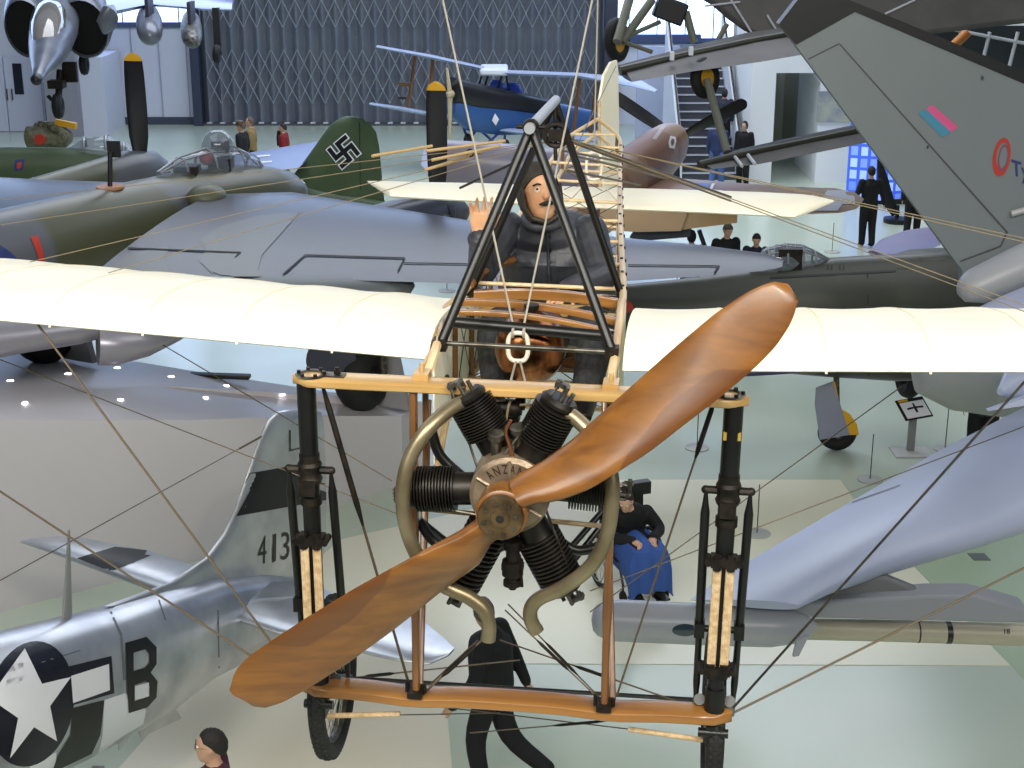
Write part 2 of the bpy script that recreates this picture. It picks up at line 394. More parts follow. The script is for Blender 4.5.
# staircase
sw0 = rx(684, 180).x; sw1 = rx(738, 180).x; SY = W(700, 180, z=0).y
g = G(); g2 = G()
for i in range(14):
    g.box(((sw0+sw1)/2, SY+.28*i+.14, .19*(i+1)/2), (sw1-sw0, .28, .19*(i+1)))
    g2.box(((sw0+sw1)/2, SY+.28*i+.0, .19*(i+1)-.01), (sw1-sw0, .05, .03))
st = thing('staircase', 'grey staircase with pale step nosings rising beside the white wall at the back right', 'stairs', ((sw0+sw1)/2, SY+2, 0))
g.finish('flight_of_steps', mat('grey_step_carpet', '#4a4c55', .8), st, smooth=0); g2.finish('step_nosings', mat('pale_nosing', '#c6cad4', .5), st, smooth=0)
def slantwall(name, x, px0, m, t=.12, z_extra=.9):
    g = G(); a = V((x, SY-.1, 0)); b = V((x, SY+4.2, 0)); g.prism([a, b, b+V((0, 0, 2.9+z_extra)), a+V((0, 0, z_extra))], (t, 0, 0)); return g.finish(name, m, st)
slantwall('stair_side_panel', sw0-.14, 0, mat('white_balustrade_left', '#dfe5f2', .5))
slantwall('stair_side_panel', sw1+.02, 0, mat('white_balustrade_right', '#e4e9f2', .5), t=.1, z_extra=1.0)
for x in (sw0-.08, sw1+.07):
    g = G(); g.tube([(x-.0, SY-.15, 1.05), (x, SY+4.2, 4.0)], .03); g.finish('handrail', M_['steel'], st)
# pale blue stub wall left of the stair
g = G(); zs_ = W(640, 46, Y=SY+5.4).z; g.box(((xd1+.7+sw0+.4)/2, SY+5.4, zs_/2), (sw0+.4-xd1-.7, .2, zs_)); structure(g.finish('wall_stub', mat('pale_blue_wall', '#aab4cf', .7)))
g = G(); g.box(((xd1+.4+bx(700, 40).x)/2, YB-.15, bx(640, 38).z), (bx(700, 40).x-xd1-.4, .25, .25)); structure(g.finish('trim_7', mat('blue_beam', '#3b4a72', .5)))
# notice board and lit display
q0 = rx(826, 91); q1 = rx(852, 122); g = G(); g.box(((q0.x+q1.x)/2, YR-.04, (q0.z+q1.z)/2), (q1.x-q0.x+.4, .06, q0.z-q1.z))
o = g.finish('notice_sign', mat('grey_notice_board', '#8b8f9b', .5, c2='#b0b4a0', scale=3), None); tag(o, 'grey notice board on the white wall, partly behind the huge grey tail fin', 'notice board')
DY = W(880, 205, z=0).y
t = thing('curved_display', 'curved blue lit display panel with small pictures standing behind the black-clad walking visitor', 'display', W(885, 205, z=0))
g = G(); R = []; R2 = []
for i in range(13):
    f = i/12; x = W(852+65*f, 150, Y=DY).x; y = DY+.25*math.sin(f*PI)*-1+.3; z1 = 2.35-.25*(1-f)
    lean = -.55*(1-f)
    R.append([V((x+lean*.0, y, .1)), V((x-lean*.9*0+.0, y, z1)), V((x, y+.06, z1)), V((x, y+.06, .1))])
g.rings(R)
dm, nt, b = _nt('lit_display_face'); tc = nt.nodes.new('ShaderNodeTexCoord'); br = nt.nodes.new('ShaderNodeTexBrick')
mp = nt.nodes.new('ShaderNodeMapping'); mp.inputs['Rotation'].default_value = (PI/2, 0, 0); nt.links.new(tc.outputs['Object'], mp.inputs[0]); nt.links.new(mp.outputs[0], br.inputs['Vector'])
br.offset = 0; br.inputs['Scale'].default_value = 1.6; br.inputs['Brick Width'].default_value = .35; br.inputs['Row Height'].default_value = .45; br.inputs['Color1'].default_value = (.10, .2, .75, 1); br.inputs['Color2'].default_value = (.35, .5, .95, 1); br.inputs['Mortar'].default_value = (.04, .1, .6, 1); br.inputs['Mortar Size'].default_value = .06
nt.links.new(br.outputs[0], b.inputs['Emission Color']); b.inputs['Emission Strength'].default_value = .9; nt.links.new(br.outputs[0], b.inputs['Base Color'])
g.finish('display_face', dm, t)
g = G(); g.box((t.location.x, DY+.33, .06), (1.9, .5, .12)); g.finish('display_base', M_['black'], t)

# sloping grey plinth with spotlight reflections as glowing discs on top, front left
PX = [(-260, 700), (20, 607), (200, 560), (326, 509), (403, 484), (412, 474)]
base = [W(a, b, z=0) for a, b in PX]; tops = []
for (a, b), q in zip(PX, base):
    tt = 420 if a < 300 else 416; tops.append(W(a if a > 0 else a, tt, Y=q.y))
tops[-1] = W(412, 411, Y=base[-1].y)
backp = [W(425, 402, z=.95), W(330, 392, z=1.15), W(200, 372, z=1.5), W(90, 354, z=1.6), W(-40, 350, z=1.8), W(-260, 352, z=2.0)]
g = G(); n = len(base); top = tops+backp; bot = [V((p.x, p.y, 0)) for p in tops+backp]
for i, q in enumerate(base): bot[i] = q; top[i] = V((q.x, q.y, tops[i].z))
N = len(top); vs = top+bot; fs = [(i, (i+1) % N, (i+1) % N+N, i+N) for i in range(N)]
cen = len(vs); cpt = sum(top, V((0, 0, 0)))/N; vs.append(cpt)
bc = W(150, 385, z=1.75); vs[cen] = bc
fs += [(i, (i+1) % N, cen) for i in range(N)]
g.add(vs, fs); o = g.finish('plinth', mat('grey_plinth_paint', '#c6c2c6', .33), None, smooth=20); tag(o, 'big sloping grey plinth on the left under the camouflaged twin engined aircraft', 'plinth')
PL = bvh_of(o)
def on_plinth(px, py):
    h = PL.ray_cast(V((0, 0, CH)), ray(px, py).normalized()); return h[0] if h[0] else W(px, py, z=1.4)
k = 0
for (px, py, w) in ((10, 381, 'first'), (24, 403, ''), (68, 374, ''), (117, 368, ''), (120, 400, ''), (171, 377, ''), (205, 398, ''), (226, 386, ''), (282, 395, ''), (427, 396, '')):
    if px > 400: continue
    q = on_plinth(px, py); g = G(); g.lathe(q+V((0, 0, -.0)), (0, 0, 1), [(0, .04), (.006, .04), (.006, .03)], n=12)
    o = g.finish('spot_reflection', emis('spot_reflection_glow_%d' % k, (1, .98, 1), 4), None)  # emissive disc stands in for a spotlight reflected in the plinth paint
    tag(o, 'tiny glowing disc, a spotlight reflection on the sloping top of the grey plinth', 'reflection', 'glowing spotlight reflections on the plinth top'); k += 1
q = on_plinth(220, 379); g = G(); g.box(q+V((0, 0, .04)), (.75, .12, .05), M=Matrix.Rotation(-.1, 3, 'Z')); o = g.finish('floor_bar', M_['black'], None, bevel=.01); tag(o, 'small black flat bar lying on the back edge of the grey plinth', 'bar')
# ================================================================ the suspended monoplane
hub = W(503, 510, Z=4.56)
PSI = math.radians(7.0); ROL = math.radians(.6)
_ax = V((math.cos(PSI)*math.cos(ROL), -math.sin(PSI)*math.cos(ROL), -math.sin(ROL)))
_ay = V((math.sin(PSI), math.cos(PSI), 0)); _az = _ax.cross(_ay)
MM = Matrix(((_ax.x, _ay.x, _az.x, hub.x), (_ax.y, _ay.y, _az.y, hub.y), (_ax.z, _ay.z, _az.z, hub.z), (0, 0, 0, 1)))
MI = MM.inverted()
def B(px, py, x=None, y=None, z=None):
    """local point of the monoplane seen at a pixel on its plane x / y / z"""
    o = MI @ V((0, 0, CH)); r = MI.to_3x3() @ ray(px, py)
    t = (x-o.x)/r.x if x is not None else (y-o.y)/r.y if y is not None else (z-o.z)/r.z
    return o+r*t
mono = thing('vintage_monoplane', 'early wooden monoplane with cream wings hanging nearest, its fuselage frame bare', 'airplane', matrix=MM)

# ---- propeller
up_u = [(515, 478), (540, 466), (570, 446), (600, 419), (640, 383), (680, 347), (715, 317), (745, 296), (765, 286), (782, 282), (792, 286), (797, 294)]
up_l = [(530, 500), (560, 496), (590, 484), (615, 468), (650, 446), (690, 415), (725, 389), (757, 362), (775, 344), (790, 322), (796, 306), (797, 297)]
lo_u = [(478, 516), (462, 527), (438, 538), (405, 555), (360, 580), (310, 611), (275, 635), (252, 651), (238, 666), (233, 680), (232, 688)]
lo_l = [(490, 546), (478, 570), (460, 583), (430, 606), (390, 638), (345, 670), (305, 694), (280, 707), (258, 713), (243, 709), (235, 698)]
def blade_tab(pts, u):
    w = V((-u.z, 0, u.x)); t = []
    for p in pts:
        q = B(*p, y=0); t.append((q.dot(u), q.dot(w)))
    t.sort(); return t
tipv = (B(797, 292, y=0)-B(232, 690, y=0)).normalized()
def blade(u, e1, e2, g, sgn, sgn2=1):
    t1 = blade_tab(e1, u); t2 = blade_tab(e2, u); w = V((-u.z, 0, u.x)); R = []
    r1 = min(t1[-1][0], t2[-1][0])
    rs = [.07+(r1-.07)*(1-(1-i/44)**1.7) for i in range(45)]
    for i, r in enumerate(rs):
        a = sum(interp(t1, min(r+k*.006, r1)) for k in range(-3, 4))/7; b = sum(interp(t2, min(r+k*.006, r1)) for k in range(-3, 4))/7
        if r > r1-.0005: m = (a+b)/2; a = m+(a-m)*.7; b = m+(b-m)*.7
        c = (a+b)/2; hw = abs(a-b)/2; f = r/r1
        th = interp([(0, .05), (.15, .045), (.3, .026), (.6, .014), (.9, .008), (1, .004)], f)
        tw = interp([(0, .012), (.12, .03), (.3, .055), (.6, .05), (1, .022)], f)*sgn
        if hw < .02: hw = .02 if i < 5 else hw
        row = []
        for j in range(20):
            q = 2*PI*j/20; s = math.cos(q)
            row.append(u*r + w*(c+hw*s) + V((0, tw*s + th*math.sin(q)*(1-.15*s) , 0)))
        R.append(row)
    g.rings(R)
    for i in range(len(R)):
        f = rs[i]/r1; cut = interp([(0, 2), (.3, 1.3), (.4, .55), (.55, .15), (.72, .25), (.82, 1.2), (1, 2)], f)
        for j in range(20): DZONE.append(-math.cos(2*PI*j/20)-cut)
DZONE = []
prop_parts = G()
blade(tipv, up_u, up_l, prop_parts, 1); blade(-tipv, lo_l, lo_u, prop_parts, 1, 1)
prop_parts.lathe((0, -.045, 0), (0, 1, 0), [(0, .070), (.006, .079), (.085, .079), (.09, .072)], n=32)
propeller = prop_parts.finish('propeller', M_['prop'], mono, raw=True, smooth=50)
at_ = propeller.data.attributes.new('dark_zone', 'FLOAT', 'POINT')
for i, v_ in enumerate(DZONE): at_.data[i].value = v_
for i in range(len(DZONE), len(propeller.data.vertices)): at_.data[i].value = -1
g = G(); g.lathe((0, -.07, 0), (0, 1, 0), [(0, .012), (0, .067), (.004, .070), (.028, .070)], n=40, cap=False)
g.lathe((0, -.074, 0), (0, 1, 0), [(0, .013), (0, .028), (.006, .03)], n=24, cap=False)
hubp = g.finish('hub_plate', M_['bronze'], propeller, raw=True)
g = G(); g.lathe((0, -.073, 0), (0, 1, 0), [(0, .0135), (.03, .0135), (.03, .001)], n=20, cap=False)
g.lathe((0, -.071, 0), (0, 1, 0), [(0, .0015), (.0, .0125)], n=20, cap=False); g.finish('shaft_bore', M_['rubdark'], propeller, raw=True)
for i in range(8):
    a = 2*PI*(i+.3)/8; g = G(); g.lathe((.05*math.cos(a), -.078, .05*math.sin(a)), (0, 1, 0), [(0, .003), (0, .0065), (.01, .0065)], n=6)
    g.finish('hub_bolt', M_['steel'], propeller, raw=True)

# ---- engine: crankcase on the axis behind the propeller
EY = .17; EC = V((.005, EY, 0)); EC = B(512, 488, y=EY)
g = G(); g.lathe(EC+V((0, -.075, 0)), (0, 1, 0), [(0, .05), (0, .112), (.012, .126), (.13, .13), (.16, .105), (.2, .1)], n=48)
g.lathe(V((0, -.04, 0)), (0, 1, 0), [(0, .04), (.15, .04)], n=20)
for a in range(6):
    q = PI/2+a*PI/3+PI/6*0; d = V((math.cos(q), 0, math.sin(q)))
    g.tube([EC+d*.03+V((0, -.078, 0)), EC+d*.118+V((0, -.078, 0))], .006, n=6)
crank = g.finish('crankcase', M_['crank'], mono, raw=True)
def lett(txt, a0, da, r0, r1, name):
    a = a0
    for ch in txt:
        w = {'I': .28, 'N': .9, 'Z': .8}.get(ch, .9)*da
        tp = text_polys(ch, fn=lambda u, v, a=a, w=w: (a-(u-.5)*w*.72, r1+(r0-r1)*v), bold=.01)
        g.cur = 0
        for p in tp:
            g.add([EC+V((math.cos(t)*r, -.077, math.sin(t)*r)) for t, r in p], [tuple(range(len(p)))])
        a -= (w+da*.95)/2 if ch != 'I' else da*.62
g = G(); lett('ANZANI', math.radians(131), math.radians(17.5), .078, .108, ''); 
g.finish('maker_lettering', mat('faded_red_lettering', '#30140e', .6), crank, raw=True, smooth=0)
def cylinder(ang, r0=.10, L=.25, rf=.073, y=EY, tilt=0):
    d = V((math.cos(ang), tilt, math.sin(ang))).normalized(); o = EC.copy(); o.y = y
    g = G(); prof = [(r0, .06), (r0+.015, .06), (r0+.016, .052), (r0+.075, .052)]
    t = r0+.08; n = 13
    st = (L-.105)/n
    for i in range(n):
        prof += [(t, .053), (t, rf), (t+st*.38, rf), (t+st*.38, .053)]; t += st
    prof += [(t, .06), (t+.012, .062), (t+.025, .05)]
    g.lathe(o, d, prof, n=32)
    c = g.finish('cylinder', M_['iron'], mono, raw=True, smooth=30)
    # valve gear on the head
    e = o+d*(r0+L); s = V((0, 1, 0)); k = d.cross(s)
    g = G(); g.box(e+d*.002, (.02, .05, .012), ax=(d, s, k)); g.tube([e-s*.022-d*.01, e-s*.022+d*.045], .007, n=8); g.tube([e+s*.022-d*.01, e+s*.022+d*.04], .007, n=8)
    g.tube([e-s*.03+d*.035, e+s*.03+d*.035], .006, n=8); g.box(e+d*.038+k*.018, (.014, .03, .045), ax=(d, s, k)); g.tube([e+k*.03+d*.02, e+k*.03+d*.05], .008, n=8); g.tube([e-k*.025-d*.005, e-k*.025+d*.03], .007, n=8)
    g.finish('valve_gear', M_['steel'], c, raw=True)
    # push rod
    g = G(); g.tube([o+d*.1+k*.075-s*.04, e+k*.03-s*.02+d*.03], .0045, n=6); g.finish('push_rod', M_['steel'], c, raw=True)
    return c
cyl_px = {'UL': (465, 392), 'UR': (562, 398), 'L': (408, 489), 'R': (617, 491), 'LL': (455, 590), 'LR': (567, 590)}
for k, (px, py) in cyl_px.items():
    front = k in ('L', 'UR', 'LR'); y = EY+(.0 if front else .07)
    q = B(px, py, y=y); d = q-EC; ang = math.atan2(d.z, d.x); L = math.hypot(d.x, d.z)-.10
    cylinder(ang, L=max(L, .2), y=y)
# exhaust pipes
def bpath(pts, yy): return smooth_path([B(a, b, y=q) for (a, b), q in zip(pts, yy)], 6)
for pts, yy in (([(466, 401), (450, 409), (427, 430), (410, 458), (403, 488), (405, 522), (417, 555), (440, 583), (468, 597), (484, 610), (489, 625), (488, 640)], [.22, .17, .1, .07, .05, .05, .06, .09, .1, .1, .1, .1]),
                ([(556, 407), (575, 418), (597, 441), (610, 470), (612, 500), (606, 538), (590, 567), (562, 588), (540, 598), (531, 608), (531, 620), (537, 632)], [.16, .14, .1, .07, .05, .05, .06, .08, .1, .1, .1, .1])):
    g = G(); pth = bpath(pts, yy); g.tube(pth, .0235, n=14, cap=False); g.tube([pth[0], pth[0]+(pth[0]-pth[1]).normalized()*.03], .03, n=12)
    g.tube(pth[-3:], .0245, n=14, cap=False)
    g.finish('exhaust_pipe', M_['exh'], mono, raw=True)
# inlet pipes (dark curves behind), filler cups, sump pump, magneto, copper pipe
for pts in ([(430, 424), (440, 455), (466, 480)], [(418, 520), (440, 545), (490, 550), (520, 535)], [(545, 530), (575, 550), (605, 545)], [(545, 430), (540, 450), (530, 470)]):
    g = G(); g.tube(bpath(pts, [EY+.14]*4), .017, n=10); g.finish('inlet_pipe', M_['black'], mono, raw=True)
for (px, py, bx, by) in ((496, 433, 496, 460), (518, 427, 520, 452)):
    g = G(); a = B(px, py, y=EY-.02); b = B(bx, by, y=EY); g.lathe(b, a-b, [(0, .016), ((a-b).length*.8, .017), ((a-b).length*.8, .026), ((a-b).length, .027), ((a-b).length+.004, .02)], n=20)
    g.finish('oil_filler_cup', M_['steel'], mono, raw=True)
g = G(); g.tube(bpath([(511, 420), (506, 432), (511, 450), (516, 470)], [EY-.05]*4), .005, n=8); g.finish('oil_feed_pipe', M_['copperpipe'], mono, raw=True)
g = G(); a = B(513, 540, y=EY-.03); g.lathe(a, (0, 0, -1), [(0, .03), (.03, .03), (.03, .022), (.07, .022), (.07, .034), (.12, .034), (.12, .02), (.14, .02), (.14, .03), (.155, .03), (.155, .015), (.17, .012)], n=18)
g.box(a+V((0, 0, -.09)), (.07, .03, .02)); g.tube([a+V((.02, 0, -.05)), a+V((.03, 0, -.16))], .006)
g.finish('oil_pump', M_['dull'], mono, raw=True)
g = G(); a = B(505, 408, y=.33); g.lathe(a+V((-.045, 0, 0)), (1, 0, 0), [(0, .025), (.02, .03), (.08, .03), (.1, .02)], n=16); g.box(a+V((.0, .02, -.035)), (.09, .06, .03)); g.box(a+V((.05, 0, .02)), (.03, .03, .04))
g.finish('magneto', M_['dull'], mono, raw=True)
g = G()
for (x0, y0, x1, y1) in ((470, 425, 505, 400), (484, 412, 500, 400), (520, 405, 548, 425), (505, 430, 512, 400), (476, 404, 492, 395), (528, 402, 548, 398)):
    a = B(x0, y0, y=.25); b = B(x1, y1, y=.3); m = (a+b)/2+V((0, 0, .03)); g.tube(smooth_path([a, m, b]), .004, n=6)
g.finish('ignition_lead', M_['cabletan'], mono, raw=True)
# dark backplate bowl behind the engine
g = G(); g.lathe(EC+V((0, .24, 0)), (0, 1, 0), [(0, .1), (.02, .13), (.05, .06)], n=30); g.finish('engine_backplate', M_['dull'], mono, raw=True)
for (x0, y0, x1, y1) in ((560, 560, 612, 500), (566, 570, 618, 505), (420, 520, 470, 560)):
    g = G(); g.tube([B(x0, y0, y=.45), B(x1, y1, y=.6)], .011); g.finish('engine_bearer', M_['black'], mono, raw=True)

# ---- undercarriage timber frame
def plank(name, a, b, hgt, dep, m, ends=(0, 0), arc=0, parent=mono, round_end=True):
    """timber beam from a to b (local), seen from the front"""
    a = V(a); b = V(b); d = (b-a).normalized(); s = V((0, 1, 0)); u = s.cross(d)*-1
    R = []; n = 24
    L = (b-a).length
    for i in range(n+1):
        f = i/n; w = dep/2
        if round_end:
            e = min(f, 1-f)*L
            if e < w: w = math.sqrt(max(w*w-(w-e)**2, 1e-6))+.004
        z = arc(f) if arc else 0
        c = a+d*(L*f)+u*z; h = hgt/2
        row = []
        for j in range(12):
            q = 2*PI*(j+.5)/12; cx = math.copysign(abs(math.cos(q))**.4, math.cos(q)); cz = math.copysign(abs(math.sin(q))**.4, math.sin(q))
            row.append(c+s*(cx*w)+u*(cz*h))
        R.append(row)
    g = G(); g.rings(R); return g.finish(name, m, parent, raw=True)
UY = .3
a = B(293, 379, y=UY); b = B(749, 400, y=UY); a.z = b.z = (a.z+b.z)/2
ubeam = plank('upper_beam', a, b, .032, .105, M_['ash']); ZUB = a.z
for s, (px, py) in ((-1, (318, 378)), (1, (722, 396))):
    q = B(px, py, y=UY); x = q.x-s*.0
    g = G(); cx = a.x+.062 if s < 0 else b.x-.062
    g.torus((cx, UY, ZUB+.018), (0, 0, 1), .042, .011, n=28, k=6, sq=.3); g.box((cx-s*.075, UY, ZUB+.018), (.07, .04, .006)); g.finish('end_fitting', M_['steel'], ubeam, raw=True)
    for i in range(6):
        w = 2*PI*i/6; g = G(); g.lathe((cx+.042*math.cos(w), UY+.042*math.sin(w), ZUB+.018), (0, 0, 1), [(0, .007), (.011, .007)], n=6); g.finish('fitting_bolt', M_['dull'], ubeam, raw=True)
    g = G(); g.tube([(cx-s*.085, UY, ZUB), (cx-s*.085, UY, ZUB+.045)], .008, n=8); g.box((cx-s*.085, UY, ZUB+.03), (.02, .02, .012)); g.finish('wire_bolt', M_['dull'], ubeam, raw=True)
la = B(300, 688, y=UY); lb = B(732, 717, y=UY); la.z = lb.z = (la.z+lb.z)/2; ZLB = la.z
lbeam = plank('lower_beam', la, lb, .042, .1, M_['ashd'], arc=lambda f: -.012*math.exp(-((f-.27)/.08)**2)-.012*math.exp(-((f-.73)/.08)**2)+.008)
for px, pb in ((416, 'l'), (610, 'r')):
    xx = B(px, 540, y=UY).x
    R = []; g = G()
    for i in range(17):
        f = i/16; z = ZLB+.0+(ZUB-ZLB)*f; w = .0125+.005*math.exp(-((f-.36)/.07)**2)
        R.append([V((xx+math.copysign(abs(math.cos(q))**.6, math.cos(q))*w, UY-.02+math.copysign(abs(math.sin(q))**.6, math.sin(q))*.02, z)) for q in (2*PI*j/12 for j in range(12))])
    g.rings(R); up_ = g.finish('wooden_upright', M_['ashv'], mono, raw=True)
    g = G(); g.box((xx, UY-.025, ZLB+.03), (.05, .07, .02)); g.tube([(xx-.03, UY-.03, ZLB+.03), (xx-.03, UY-.03, ZLB+.07)], .007); g.tube([(xx+.03, UY-.03, ZLB+.03), (xx+.03, UY-.03, ZLB+.06)], .007); g.finish('foot_fitting', M_['dull'], up_, raw=True)
# second pair of uprights a little behind
for x0, x1 in ((426, 418), (603, 612)):
    p = B(x0+2, 400, y=.85); q = B(x1, 695, y=UY); g = G(); g.tube([p, V((q.x, UY+.03, ZLB+.02))], .011, n=8, flat=1.2); g.finish('wooden_upright', M_['ashv'], mono, raw=True)
# main legs
def leg(px_top, py_top, px_bot, py_bot, side):
    t = B(px_top, py_top, y=UY); b = B(px_bot, py_bot, y=UY); t.z = ZUB-.01; d = (b-t); L = d.length; d.normalize()
    at = lambda f: t+d*(L*f)
    g = G(); g.lathe(t, d, [(0, .031), (L*.27, .031), (L*.27, .030), (L*1.0, .026)], n=24)
    post = g.finish('shock_strut', M_['black'], mono, raw=True)
    g = G(); g.lathe(at(.22), d, [(0, .034), (L*.05, .034)], n=24); g.finish('strut_collar', M_['dull'], post, raw=True)
    # sliding collar with fork arms
    c = at(.27); s = V((1, 0, 0))
    g = G(); g.lathe(c-d*.03, d, [(0, .036), (.012, .041), (.02, .036), (.05, .036), (.06, .041), (.075, .036)], n=20)
    for e in (-1, 1):
        g.tube([c+s*(e*.035), c+s*(e*.07)], .014, n=8); g.ball(c+s*(e*.072), .014, n=7)
    g.box(c+V((0, -.045, -.05)), (.05, .02, .05)); g.lathe(c+d*.09, d, [(0, .036), (.03, .036)], n=20); g.finish('sliding_collar', M_['dull'], post, raw=True)
    # side rods down to the beam
    e2 = at(1.0)
    for e in (-1, 1):
        p0 = c+s*(e*.07); p1 = V((e2.x+e*.062-.0, UY+.04, ZLB+.03)) if side > 0 else V((e2.x+e*.06+(.03 if e > 0 else 0), UY+.04, ZLB+.03))
        g = G(); g.tube([p0, p0+(p1-p0)*.06, p0+(p1-p0)*.1, p0+(p1-p0)*.62, p0+(p1-p0)*.64, p0+(p1-p0)*.9, p1], [.005, .010, .015, .015, .011, .012, .007], n=12)
        m = p0+(p1-p0)*.64; g.box(m, (.034, .05, .05)); g.tube([m-s*.0, m+s*(-e*.05)], .012)
        g.finish('side_rod', M_['black'], post, raw=True)
    # clamps and bungee strands
    for f in (.485, .84):
        g = G(); q = at(f)+V((0, -.02, 0)); g.box(q, (.085, .06, .03)); 
        for e in (-1, 1): g.tube([q+s*(e*.05)+V((0, -.03, 0)), q+s*(e*.05)+V((0, .03, 0))], .012, n=8); g.tube([q+s*(e*.022)+V((0, -.02, -.025)), q+s*(e*.022)+V((0, -.02, .025))], .014, n=8)
        g.finish('bungee_clamp', M_['dull'], post, raw=True)
    for e in (-1, 1):
        for k in range(3):
            g = G(); o = s*(e*.021+(k-1)*.0085)+V((0, -.036, 0)); g.tube([at(.49)+o, at(.835)+o], .0062, n=8); g.finish('bungee_strand', M_['bungee'], post, raw=True)
    return at
atL = leg(306, 384, 320, 690, -1); atR = leg(734, 404, 714, 712, 1)
q = atR(.095); YM = mat('worn_yellow_paint', '#b9983c', .6)
for e in (-1, 1): g = G(); g.box(q+V((e*.022, -.0195, 0)), (.011, .012, .026)); g.finish('yellow_mark', YM, mono, raw=True)
def ywheel(c, nrm, R=.30):
    c = V(c); nrm = V(nrm).normalized(); g = G(); g.torus(c, nrm, R-.03, .031, n=56, k=12, sq=1.0)
    a = nrm.orthogonal().normalized(); b = nrm.cross(a)
    w = g.finish('tyre', M_['rubber'], None)
    w.parent = mono
    g = G(); g.torus(c, nrm, R-.064, .012, n=48, k=8, sq=1.3); r_ = g.finish('rim', M_['steel'], w, raw=True)
    g = G()
    for i in range(64):   # tread blocks
        q = 2*PI*i/64; e = a*math.cos(q)+b*math.sin(q); t = -a*math.sin(q)+b*math.cos(q)
        for k, off in ((-.016, 0), (0, .5), (.016, 0)):
            q2 = 2*PI*(i+off)/64; e = a*math.cos(q2)+b*math.sin(q2); t = -a*math.sin(q2)+b*math.cos(q2)
            g.box(c+e*(R+.0-abs(k)*.25)+nrm*k, (.008, .015, .011), ax=(e, t, nrm))
    g.finish('tread', M_['rubber'], w, raw=True)
    g = G(); g.lathe(c-nrm*.06, nrm, [(0, .012), (0, .018), (.02, .018), (.02, .026), (.1, .026), (.1, .018), (.12, .018)], n=16); g.finish('wheel_hub', M_['dull'], w, raw=True)
    for i in range(28):
        q = 2*PI*i/28; q2 = q+(.5 if i % 2 else -.5); sd = .035 if (i//2) % 2 else -.035
        g = G(); g.tube([c+nrm*sd+(a*math.cos(q2)+b*math.sin(q2))*.024, c+(a*math.cos(q)+b*math.sin(q))*(R-.07)], .0016, n=4); g.finish('spoke', M_['spoke'], w, raw=True)
cL = B(331, 690, y=.62); cL = V((cL.x, .62, cL.z)); cR = B(711, 740, y=.50)
ywheel(B(333, 676, y=.55), (1, .015, .03), R=.295); ywheel(B(713, 712, y=.55), (1, .02, 0), R=.295)
for s, q, bt in ((-1, B(333, 676, y=.55), atL(.97)), (1, B(714, 712, y=.55), atR(.97))):
    g = G()
    for e in (-1, 1): g.tube([bt+V((e*.05, .02, 0)), q+V((e*.06, 0, .0))], [.02, .013], n=10)
    g.tube([q-V((.07, 0, 0)), q+V((.07, 0, 0))], .011); g.tube([bt+V((0, 0, .06)), bt+V((0, 0, -.06))], .034, n=16)
    g.finish('wheel_fork', M_['black'], mono, raw=True)
    g = G(); g.box(V((bt.x+s*-.0, UY+.0, ZLB-.06)), (.05, .06, .075)); g.tube([V((bt.x-.05, UY-.02, ZLB-.05)), V((bt.x+.05, UY-.02, ZLB-.05))], .016); g.finish('strut_foot', M_['black'], mono, raw=True)
for pts in (((322, 716), (400, 714)), ((628, 729), (703, 740))):
    a_ = B(*pts[0], y=UY+.02); b_ = B(*pts[1], y=UY+.02); g = G(); g.tube([a_, b_], .0095, n=10); g.finish('shock_cord', M_['bungee'], mono, raw=True)
# spreader rod behind the lower beam
g = G(); g.tube([B(350, 678, y=.55), B(700, 700, y=.55)], .008, n=8); g.finish('wheel_spreader_rod', M_['black'], mono, raw=True)

# ---- fuselage frame
wr = lambda s: .31
lon_up_R = smooth_path([B(610, 400, y=.33), B(612, 372, y=.5), B(617, 345, y=.75), B(621, 305, y=1.4), B(623, 292, y=1.8), B(621, 236, y=3.0), B(620, 195, y=4.2), B(620, 162, y=5.3), B(621, 148, y=5.75), B(617, 135, y=6.2), B(598, 119, y=6.6)], 5)
lon_up_L = smooth_path([B(424, 384, y=.33), B(434, 355, y=.5), B(440, 332, y=.75), B(447, 309, y=1.15), B(470, 285, y=1.8), B(508, 236, y=2.9), B(533, 190, y=4.2), B(553, 158, y=5.3), B(563, 145, y=5.75), B(573, 134, y=6.2), B(598, 119, y=6.6)], 5)
def pathat(P, y):
    for a, b in zip(P, P[1:]):
        if a.y <= y <= b.y: return a+(b-a)*((y-a.y)/(b.y-a.y))
    return P[-1] if y > P[-1].y else P[0]
def low(P, y):
    q = pathat(P, y).copy(); q.z -= interp([(.3, .45), (1.8, .42), (4, .3), (6.6, .10)], y); return q
ys_low = [.35+.25*i for i in range(26)]
for P in (lon_up_R, lon_up_L):
    g = G(); g.tube(P, .0165, n=8, r2=.013); g.finish('longeron', M_['longeron'], mono, raw=True)
    g = G(); g.tube([low(P, y) for y in ys_low], .014, n=8); g.finish('longeron', M_['longeron'], mono, raw=True)
bays = [.35, 1.4, 1.85, 2.35, 2.85, 3.4, 3.95, 4.55, 5.15, 5.75, 6.2]
